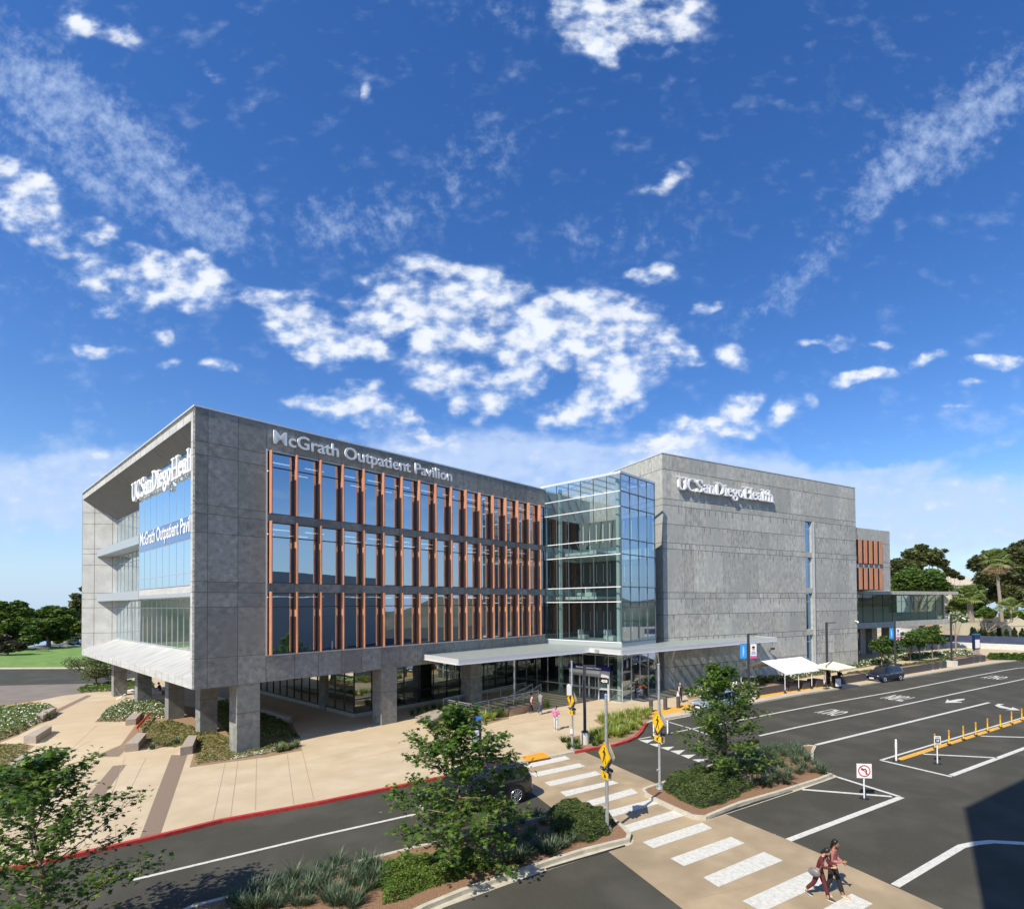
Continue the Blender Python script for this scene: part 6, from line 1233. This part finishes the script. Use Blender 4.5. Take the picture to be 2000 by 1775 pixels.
# ------------------------------------------------------------------ trees
def puff_tree(name, X, Y, zb, puffs, mats, lb, grp, n, ls, trunk_r=.3, limbs=True, mi=None, seed=1, tilt=1.0, tmat=None, lean=0):
    rl = random.Random(seed); o = empty(name, (X, Y, zb), 0, lb, 'tree', grp); t = MB(); zt = max(p[2] for p in puffs)
    t.tube((0, 0, 0), (lean*.5, 0, zt*.35), trunk_r, trunk_r*.7, 8); 
    for p in puffs: t.tube((lean*.5, 0, zt*.3), (p[0], p[1], p[2]), trunk_r*.55, trunk_r*.12, 5, caps=False)
    t.build('trunk', tmat or bark, o)
    m = MB(); tot = sum(p[3]*p[4] for p in puffs); pts = []
    for (x, y, z, r, rz_) in puffs:
        for _ in range(int(n*r*rz_/tot)):
            d = Vector((rl.gauss(0, 1), rl.gauss(0, 1), rl.gauss(0, 1))).normalized(); k = rl.random()**.33; sub_ = 1+.22*math.sin(d.x*7+x)*math.cos(d.y*6+y*2)*math.sin(d.z*5+z)
            pts.append((x+d.x*r*k*sub_, y+d.y*r*k*sub_, z+d.z*rz_*k*sub_))
    global nr; nr = rl; cloud_leaves(m, pts, QP, QF, ls, tilt, mi); m.build('crown', mats, o); return o
def W2(px, py, Y): d = ray(px, py); return (d[0]/d[1]*Y, HC+d[2]/d[1]*Y)
def fromview(name, Y, base, blobs_, mats, lb, grp, n, ls, seed, tr=.3, mi=None, tmat=None, depth=.8):
    """build a crown of real size at distance Y from blob outlines given in the photo; it is thick front to back"""
    bx, bz = W2(base[0], base[1], Y); bz = 0 if bz > -25 and bz > 0 else max(bz, -20); rl = random.Random(seed); pf = []
    for (px, py, r) in blobs_: x, z = W2(px, py, Y); rr_ = r/F*Y; pf.append((x-bx, rl.uniform(-depth, depth)*rr_*1.2, z-bz, rr_, rr_*.78))
    return puff_tree(name, bx, Y, bz, pf, mats, lb, grp, n, ls, tr, mi=mi, seed=seed, tmat=tmat)
euc = [leafmat('eucalyptus_leaf', (.1, .12, .05), (.18, .19, .08), .3, .3), leafmat('eucalyptus_leaf_dark', (.045, .06, .026), (.075, .095, .035), .2, .3), leafmat('eucalyptus_brown', (.1, .085, .04), (.14, .11, .05), .1, .3)]
gr2 = [leafmat('park_leaf', (.06, .11, .024), (.11, .18, .035), .3, .4), leafmat('park_leaf_dark', (.03, .06, .017), (.055, .09, .025), .2, .4), leafmat('park_leaf_light', (.1, .16, .03), (.16, .22, .05), .3, .4)]
pale = pm('pale_bark', (.35, .28, .22), .9, (.45, .38, .3), 2)
fromview('eucalyptus_tree', 150, (1800, 1175), [(1765,1110,26),(1790,1095,20),(1815,1088,20),(1800,1072,13),(1830,1078,8),(1843,1076,5),(1770,1085,16),(1755,1125,22),(1835,1100,12),(1748,1100,12)], euc, 'tall airy eucalyptus rising just right of the rear wing', 'eucalyptus trees', 9000, 1.1, 3, .5, [0, 0, 1], pale)
fromview('pine_tree', 130, (1785, 1185), [(1765,1135,28),(1795,1138,28),(1815,1130,24),(1750,1148,16),(1828,1148,18),(1780,1120,18)], gr2, 'rounded green tree behind the glazed bridge roof', 'background trees on the right', 9000, .9, 4, .4, [0, 0, 1, 2])
fromview('eucalyptus_tree', 170, (1864, 1190), [(1857,1118,9),(1850,1110,6),(1868,1122,8),(1880,1128,5)], euc, 'small distant eucalyptus tuft between the two tree groups', 'eucalyptus trees', 2500, 1.0, 5, .3, [0, 1], pale)
fromview('eucalyptus_tree', 140, (1985, 1205), [(1925,1100,22),(1950,1090,24),(1980,1085,24),(2010,1090,30),(1915,1125,20),(1940,1130,26),(1975,1120,30),(2010,1130,34),(1960,1160,26),(1930,1165,20),(1995,1165,28),(1990,1068,12),(2015,1062,16)], euc, 'big dark eucalyptus mass behind the tall palm', 'eucalyptus trees', 22000, 1.0, 6, .6, [0, 1, 1, 0, 2], pale)
fromview('pine_tree', 120, (1890, 1210), [(1875,1160,16),(1895,1155,18),(1880,1180,18),(1862,1178,12),(1905,1180,18),(1868,1196,14),(1850,1190,10)], [euc[2], gr2[0], gr2[1]], 'brownish green tree left of the tall palm', 'background trees on the right', 8000, .8, 7, .35, [0, 1, 1, 2])
fromview('shrub_tree', 112, (1925, 1212), [(1920,1195,12),(1940,1198,12),(1958,1200,10),(1975,1198,12),(1995,1200,12),(1905,1200,8)], [gr2[2], gr2[0], gr2[0]], 'light green scrub above the beige retaining wall', 'background trees on the right', 6000, .6, 8, .2, [0, 1])
fromview('flowering_shrub', 96, (1866, 1215), [(1866,1202,11),(1858,1210,8),(1876,1208,9)], [gr2[2], pm('petal_white', (.75, .75, .68), .6), gr2[0]], 'pale flowering shrub at the left end of the beige wall', 'background trees on the right', 2500, .5, 9, .15, [0, 0, 1])
# palms
def palm(px, pyb, pyt, Y, lb, nf, fl_, tr, skirt):
    bx, bz = W2(px[0], pyb, Y); tx, tz = W2(px[1], pyt, Y); bz = min(bz, 4.6); o = empty('palm_tree', (bx, Y, bz), 0, lb, 'palm', 'palm trees'); t = MB(); H_ = tz-bz; dx_ = tx-bx
    for k in range(8): t.tube((dx_*k/8, 0, H_*k/8), (dx_*(k+1)/8, 0, H_*(k+1)/8), tr*(1.15-.04*k), tr*(1.15-.04*(k+1)), 10, caps=False)
    t.build('trunk', pm('palm_trunk', (.22, .18, .14), .9, (.32, .27, .22), 3, stretch=(1, 1, 4)), o); rl = random.Random(nf); m = MB()
    for i in range(nf):
        a = rl.uniform(0, 6.283); el = rl.uniform(-1.1 if skirt else -.2, 1.45); ln = fl_*rl.uniform(.8, 1.1); d = Vector((math.cos(a)*math.cos(el), math.sin(a)*math.cos(el), math.sin(el))); p = Vector((dx_, 0, H_)); sd = Vector((-math.sin(a), math.cos(a), 0)); mi = 1 if el < -.35 else 0
        stem = p+d*ln*.45; fan = 11
        for j in range(fan):
            b_ = (j/(fan-1)-.5)*2.0; e = (d*math.cos(b_)+sd*math.sin(b_)).normalized(); tip = stem+e*ln*.55+Vector((0, 0, -.28*ln*(.4+abs(b_)*.5))); md_ = stem+e*ln*.3; wv = (sd*math.cos(b_)-d*math.sin(b_))*.045*ln
            m.add([stem, md_-wv, tip, md_+wv], [(0, 1, 2, 3)], mi)
        m.tube(p, stem, .03, .02, 4, mi=mi, caps=False)
    m.build('crown', [leafmat('palm_frond', (.13, .18, .05), (.26, .3, .12), .3, 1), leafmat('palm_dead', (.35, .25, .13), (.5, .38, .22), .1, 1)], o)
palm((1957, 1945), 1203, 1095, 108, 'tall palm with pale shaggy skirt against the dark trees', 150, 2.9, .3, True)
palm((1897, 1893), 1205, 1168, 104, 'short bushy palm with ragged trunk near the beige wall', 80, 3.2, .5, False); palm((1975, 1974), 1206, 1190, 102, 'small young palm above the beige wall', 34, 2.8, .2, False)
# cypress row
for i, px in enumerate((1899, 1903.5, 1916, 1923, 1936, 1950, 1953.5, 1966, 1981.5, 1997)):
    X_, Z_ = W2(px, 1247, 112); o = empty('cypress_shrub', (X_, 112, 0), 0, 'conical dark cypress against the beige wall, %s from the left' % ORD[i], 'shrub', 'row of conical cypresses'); hh = W2(px, 1224+(i*7 % 5), 112)[1]
    m = MB(); m.tube((0, 0, 0), (0, 0, hh*.7), .12, .05, 6); m.build('trunk', bark, o); rl = random.Random(i); pts = []
    for _ in range(900): t = rl.random()**1.3; r_ = 1.05*(1-t)**.8*(.75+.25*math.sin(t*9+i)); a = rl.uniform(0, 6.283); q = rl.random()**.4; pts.append((r_*q*math.cos(a), r_*q*math.sin(a), .8+t*(hh-.8)))
    m = MB(); nr = rl; cloud_leaves(m, pts, QP, QF, .38, 1.0, [0, 1]); m.build('crown', [gr2[1], euc[1]], o)
# small garden trees on the right
for i, (px, py, hh, wd) in enumerate(((1722, 1301, 4.2, 1.7), (1735, 1299, 3.8, 1.5), (1778, 1291, 4.6, 2.2), (1796, 1288, 4.8, 2.3), (1821, 1285, 4.9, 2.2))):
    x, y = gp(px, py); rl = random.Random(i+30); pf = [(rl.uniform(-.6, .6)*wd, rl.uniform(-.6, .6)*wd, hh*rl.uniform(.55, .9), wd*rl.uniform(.35, .6), wd*rl.uniform(.25, .4)) for _ in range(9)]
    puff_tree('garden_tree', x, y, 0, pf, gr2, ['small garden tree close to the tower wall corner', 'small staked garden tree left of the banner lamp post', 'small garden tree right of the banner lamp post', 'middle garden tree under the glazed bridge', 'small garden tree nearest the navy fence'][i], 'small garden trees below the bridge', 2600, .34, .09, mi=[0, 0, 1, 2], seed=i+40)
# trees on the left
fromview('pine_tree', 122, (95, 1262), [(70,1205,16),(95,1196,18),(120,1200,18),(85,1222,20),(110,1222,20),(62,1225,14),(135,1212,14),(100,1240,14),(75,1243,12),(120,1240,12),(60,1242,12)], gr2, 'leaning park pine standing on the left lawn', 'park trees on the left', 11000, .9, 12, .45, [0, 0, 1, 2])
fromview('pine_tree', 112, (20, 1270), [(10,1185,14),(30,1184,14),(45,1195,12),(-15,1190,18),(15,1205,20),(-10,1225,22),(35,1220,18),(15,1242,18),(45,1238,14),(0,1255,16),(20,1258,14),(45,1255,12),(65,1248,14),(60,1232,14),(-20,1262,18)], gr2, 'big green tree at the left edge of the picture', 'park trees on the left', 14000, .8, 13, .4, [0, 0, 1, 2])
fromview('pine_tree', 130, (140, 1257), [(130,1228,12),(148,1222,12),(120,1238,9),(150,1240,12),(135,1245,8),(145,1252,8),(110,1250,8)], [gr2[2], leafmat('yellow_leaf', (.26, .22, .04), (.32, .3, .07), .3, .5), gr2[0]], 'yellowish tree against the building edge', 'park trees on the left', 6000, .8, 14, .3, [0, 0, 1])
fromview('cypress_tree', 140, (160, 1262), [(158,1150,7),(157,1165,9),(155,1182,12),(152,1200,15),(150,1220,18),(165,1180,14)], euc, 'tall dark conifer peeping out behind the building edge', 'park trees on the left', 5000, .7, 15, .35, [1, 0])
fromview('purple_tree', 100, (15, 1279), [(20,1262,14),(-5,1262,16),(40,1262,11),(5,1248,12)], [leafmat('purple_leaf', (.07, .045, .05), (.1, .07, .06), .1, .5), gr2[1], gr2[1]], 'dull purple shrubbery under the trees at the left edge', 'park trees on the left', 6000, .7, 16, .2, [0, 0, 1])
fromview('far_wood', 240, (60, 1215), [(-60,1208,20),(-20,1206,18),(20,1208,16),(60,1209,14),(95,1208,14),(130,1206,16),(160,1205,18)], gr2, 'low distant wood along the left horizon', 'park trees on the left', 6000, 1.6, 17, .3, [0, 1])
fromview('far_wood', 155, (60, 1247), [(-80,1222,24),(-40,1225,22),(0,1222,22),(35,1224,20),(70,1226,20),(105,1228,20),(135,1226,20),(165,1224,20),(50,1240,12),(90,1242,12),(130,1242,12),(20,1240,12)], gr2, 'dense tree bank closing the view behind the left lawn', 'park trees on the left', 14000, 1.0, 27, .3, [0, 0, 1, 2])
x, y = gp(187, 1340); rl = random.Random(5); pf = [(rl.uniform(-2.0, 2.0), rl.uniform(-1.5, 1.5), rl.uniform(1.2, 3.2), rl.uniform(.7, 1.2), rl.uniform(.5, .9)) for _ in range(13)]
puff_tree('olive_tree', x, y, 0, pf, [leafmat('olive_leaf', (.12, .12, .06), (.17, .17, .09), .2, 1), gr2[0]], 'grey green olive bush beside the far columns', None, 5000, .2, .14, mi=[0, 0, 1], seed=6)
mound('ground_cover', [(150,1348),(180,1340),(240,1334),(300,1335),(300,1344),(215,1350),(160,1353)], 0, .4, 3000, .25, fl, 'green planting strip at the foot of the olive bush', 'ground cover', None, 'stuff', mi=[0, 1, 0], up_=.5)
def picnic(px, py, lb, k=1.):
    x, y = gp(px, py); o = empty('picnic_table', (x, y, 0), .5, lb, 'table', 'picnic tables on the lawn'); m = MB(); m.box((-.9, -.38, .7), (.9, .38, .76)); m.build('table_top', pm('grey_wood', (.3, .28, .25), .8), o)
    for q in (-1, 1): m = MB(); m.box((-.9, q*.75-.13, .42), (.9, q*.75+.13, .47)); m.build('bench_seat', pm('grey_wood', (.3, .28, .25), .8), o); m = MB(); m.path([(q*.65, -.75, 0), (q*.65, -.15, .7)], .04, 6); m.path([(q*.65, .75, 0), (q*.65, .15, .7)], .04, 6); m.build('leg', dpole, o)
picnic(125, 1266, 'picnic table right of the park pine'); picnic(84, 1272, 'picnic table in the shade below the park pine')
x, y = gp(147, 1259); o = empty('golf_cart', (x, y, 0), .4, 'tiny white golf cart on the road behind the lawn', 'cart'); m = MB(); m.box((-1.1, -.6, .3), (1.1, .6, .8)); m.build('body', white, o); m = MB(); m.box((-.8, -.6, 1.8), (.8, .6, 1.88)); m.build('roof', white, o)
for q in (-1, 1):
    for p in (-.75, .75): m = MB(); m.tube((p, q*.55, .8), (p, q*.55, 1.8), .03, n=6); m.build('post', dpole, o); m = MB(); m.tube((p, q*.5, .28), (p, q*.65, .28), .28, n=14); m.build('wheel', blk, o)
# ------------------------------------------------------------------ background on the right
fa, fb = gp(1830, 1262), gp(2030, 1271); o = empty('site_fence', (0, 0, 0), 0, 'long navy screened fence standing on a white concrete barrier', 'fence')
m = MB(); ribbon(m, [fa, fb, (fb[0]+6, fb[1]-14)], .06, 1.0, 2.35); m.build('screen', pm('fence_navy', (.03, .045, .09), .7, (.045, .06, .11), 1, 3), o)
fc, fd = gp(1800, 1268), gp(2040, 1281); m = MB(); ribbon(m, [(fa[0]-6, fa[1]+2), fa, fb, (fb[0]+6, fb[1]-14)], .35, 0, .99); m.build('barrier', pm('barrier_white', (.5, .5, .46), .8, (.6, .6, .56), 2), o)
for i in range(14):
    t = i/13; q = (fa[0]+(fb[0]-fa[0])*t, fa[1]+(fb[1]-fa[1])*t+.08); m = MB(); m.tube((*q, .99), (*q, 2.4), .04, n=6); m.build('fence_post', alum, o)
Yb = 116; xa, _ = W2(1876, 1243, Yb); xb, _ = W2(2060, 1243, Yb); zt_ = W2(1876, 1206, Yb)[1]; o = empty('retaining_wall', (xa, Yb, 0), 0, 'long beige wall with conduits behind the navy fence', 'wall')
m = MB(); m.box((0, 0, 0), (xb-xa+20, 12, zt_)); m.box((-.1, -.1, zt_), (xb-xa+20, .4, zt_+.12)); m.build('wall', pm('beige_wall', (.46, .42, .3), .85, (.52, .48, .36), .4, 4), o)
m = MB(); m.box((.6, -.12, zt_-1.0), (1.3, -.02, zt_-.75)); m.box((6.3, -.12, zt_-1.1), (7.0, -.02, zt_-.85)); m.box((1.3, -.05, zt_-.9), (6.3, -.02, zt_-.85)); m.box((7.0, -.05, zt_-2.0), (16, -.02, zt_-1.95)); m.build('conduit', dpole, o)
def house(px0, px1, pyt, Y, lb, wall, roof, wins=True, rh=1.2, ptop=None):
    xa, _ = W2(px0, 1170, Y); xb, _ = W2(px1, 1170, Y); zt = W2(px0, pyt, Y)[1]; o = empty('house', (xa, Y, 0), 0, lb, 'house', 'houses beyond the site'); w_ = xb-xa; m = MB(); m.box((0, 0, -2), (w_, 9, zt)); m.build('wall', wall, o)
    m = MB(); m.add([(-.4, -.4, zt), (w_+.4, -.4, zt), (w_+.4, 9.4, zt), (-.4, 9.4, zt), (.1, 4.5, zt+rh), (w_-.1, 4.5, zt+rh)], [(0, 1, 5, 4), (2, 3, 4, 5), (1, 2, 5), (3, 0, 4), (0, 3, 2, 1)]); m.build('roof', roof, o)
    n = max(1, int(w_/2.2))
    if wins:
        for k in range(n): m = MB(); x = (k+.5)*w_/n; m.box((x-.5, -.03, zt-2.1), (x+.5, -.003, zt-.6)); f = m.build('window', blk, o); m = MB(); m.box((x-.03, -.06, zt-2.1), (x+.03, -.032, zt-.6)); m.box((x-.5, -.06, zt-1.4), (x+.5, -.033, zt-1.34)); m.build('window_frame', white, f)
cream = pm('cream_wall', (.6, .55, .42), .85); pinkr = pm('pink_roof', (.5, .22, .18), .8, (.58, .28, .23), 1); tanr = pm('tan_roof', (.42, .36, .27), .85, (.48, .42, .32), 1)
house(1838, 1860, 1141, 160, 'cream house with pink tiled roof left of the tan roof', cream, pinkr); house(1858, 1908, 1143, 175, 'large house with tan hipped roof between the trees', cream, tanr, False, 3.2)
house(1738, 1752, 1142, 150, 'pink roofed house peeping out beside the rear wing', cream, pinkr, True, 1); house(1786, 1812, 1122, 158, 'white flat house top showing among the trees', white, cream, False, .2)
house(1792, 1830, 1222, 118, 'white cottage with dark windows seen below the bridge', pm('cottage_white', (.62, .6, .52), .8), pinkr, True, .6); house(1832, 1874, 1222, 122, 'plain cream building between cottage and beige wall', cream, cream, False, .2)
x, y = gp(1752, 1252); o = empty('white_van', (x, y, 0), ROADR, 'white van parked beyond the bridge columns', 'van'); m = MB(); m.prism([(-2.6, -1), (2.6, -1), (2.6, 1), (-2.6, 1)], .4, 2.3); m.build('body', white, o); m = MB(); m.box((-2.2, -1.02, 1.4), (1.2, -1.003, 2.0)); m.build('side_window', blk, o)
for p in (-1.7, 1.7): m = MB(); m.tube((p, -1.03, .4), (p, -.8, .4), .38, n=16); m.build('wheel', blk, o)
# ------------------------------------------------------------------ what stands behind the viewer (casts the shadow at lower right, shows in the glass)
def rect(c, a, b, la, lb_): return [c, (c[0]+a[0]*la, c[1]+a[1]*la), (c[0]+a[0]*la+b[0]*lb_, c[1]+a[1]*la+b[1]*lb_), (c[0]+b[0]*lb_, c[1]+b[1]*lb_)]
c0 = gp(1883, 1577, RZ); hT = 25.; L_ = (hT-RZ)/math.tan(SE); cT = (c0[0]-.559*L_, c0[1]-.829*L_); e1_ = Vector(gp(2000, 1520, RZ))-Vector(c0); e1_.normalize()
o = empty('stair_tower', (0, 0, 0), 0, 'concrete stair tower whose shadow falls on the road at lower right', 'building'); m = MB(); m.prism(rect(cT, (e1_.x, e1_.y), (e1_.y, -e1_.x), 9, 9), RZ, hT); m.build('wall', concT, o)
o = empty('parking_garage', (0, 0, 0), 0, 'open parking garage on which the viewer stands', 'building')
for k, z in enumerate((-.1, 2.6, 5.2, 7.3)):
    m = MB(); m.box((-60, -42, z), (38, -3, z+.35)); m.box((-60, -3.0, z+.36), (38, -2.8, z+1.25)); m.build('deck', concT, o)
for k in range(12): m = MB(); m.box((-58+k*8.4, -4, .3), (-57.3+k*8.4, -3.3, 7.2)); m.build('column', concT, o)
o = empty('neighbour_building', (62, -14, 0), .5, 'plain grey building across the street behind the viewer', 'building'); m = MB(); m.box((0, 0, -.1), (34, 26, 15.5)); m.build('wall', pm('grey_render', (.4, .39, .36), .8), o)
for z in (4, 8, 12): m = MB(); m.box((-.1, 2, z), (-.01, 24, z+1.6)); m.build('window_band', blk, o)
rl = random.Random(77)
for i, (X, Y) in enumerate(((45, -25), (70, -40), (30, -60), (-30, -58), (-55, -20), (100, -20))):
    pf = [(rl.uniform(-4, 4), rl.uniform(-4, 4), rl.uniform(6, 12), rl.uniform(2, 3.5), rl.uniform(1.8, 3)) for _ in range(9)]
    puff_tree('street_tree', X, Y, 0, pf, gr2, 'leafy tree behind the viewer, seen only in the glass', 'trees behind the viewer', 2500, .9, .35, mi=[0, 1], seed=i+60)

m = MB(); n = 64; a0, a1 = R(-48), R(-318); vs = []  # unseen ridge, added to screen the bright sea from the window reflections
for i in range(n+1):
    a = a0+(a1-a0)*i/n; r = 520; hh = 14+7*math.sin(i*.7)+5*math.sin(i*1.9+1)+3*math.sin(i*4.3)
    if i > n*.86: hh *= 1.2
    for rr_, z in ((r-90, -26), (r-30, hh*.55), (r, hh), (r+120, -30)): vs.append((math.sin(a)*rr_, math.cos(a)*rr_, z))
m.add(vs, [(4*i+j, 4*i+j+1, 4*i+j+5, 4*i+j+4) for i in range(n) for j in range(3)], 0, True)
tag(m.build('added_ridge', pm('added_ridge_cover', (.05, .07, .035), .95, (.16, .14, .1), .03, 8, .35, .65)), kind='structure')
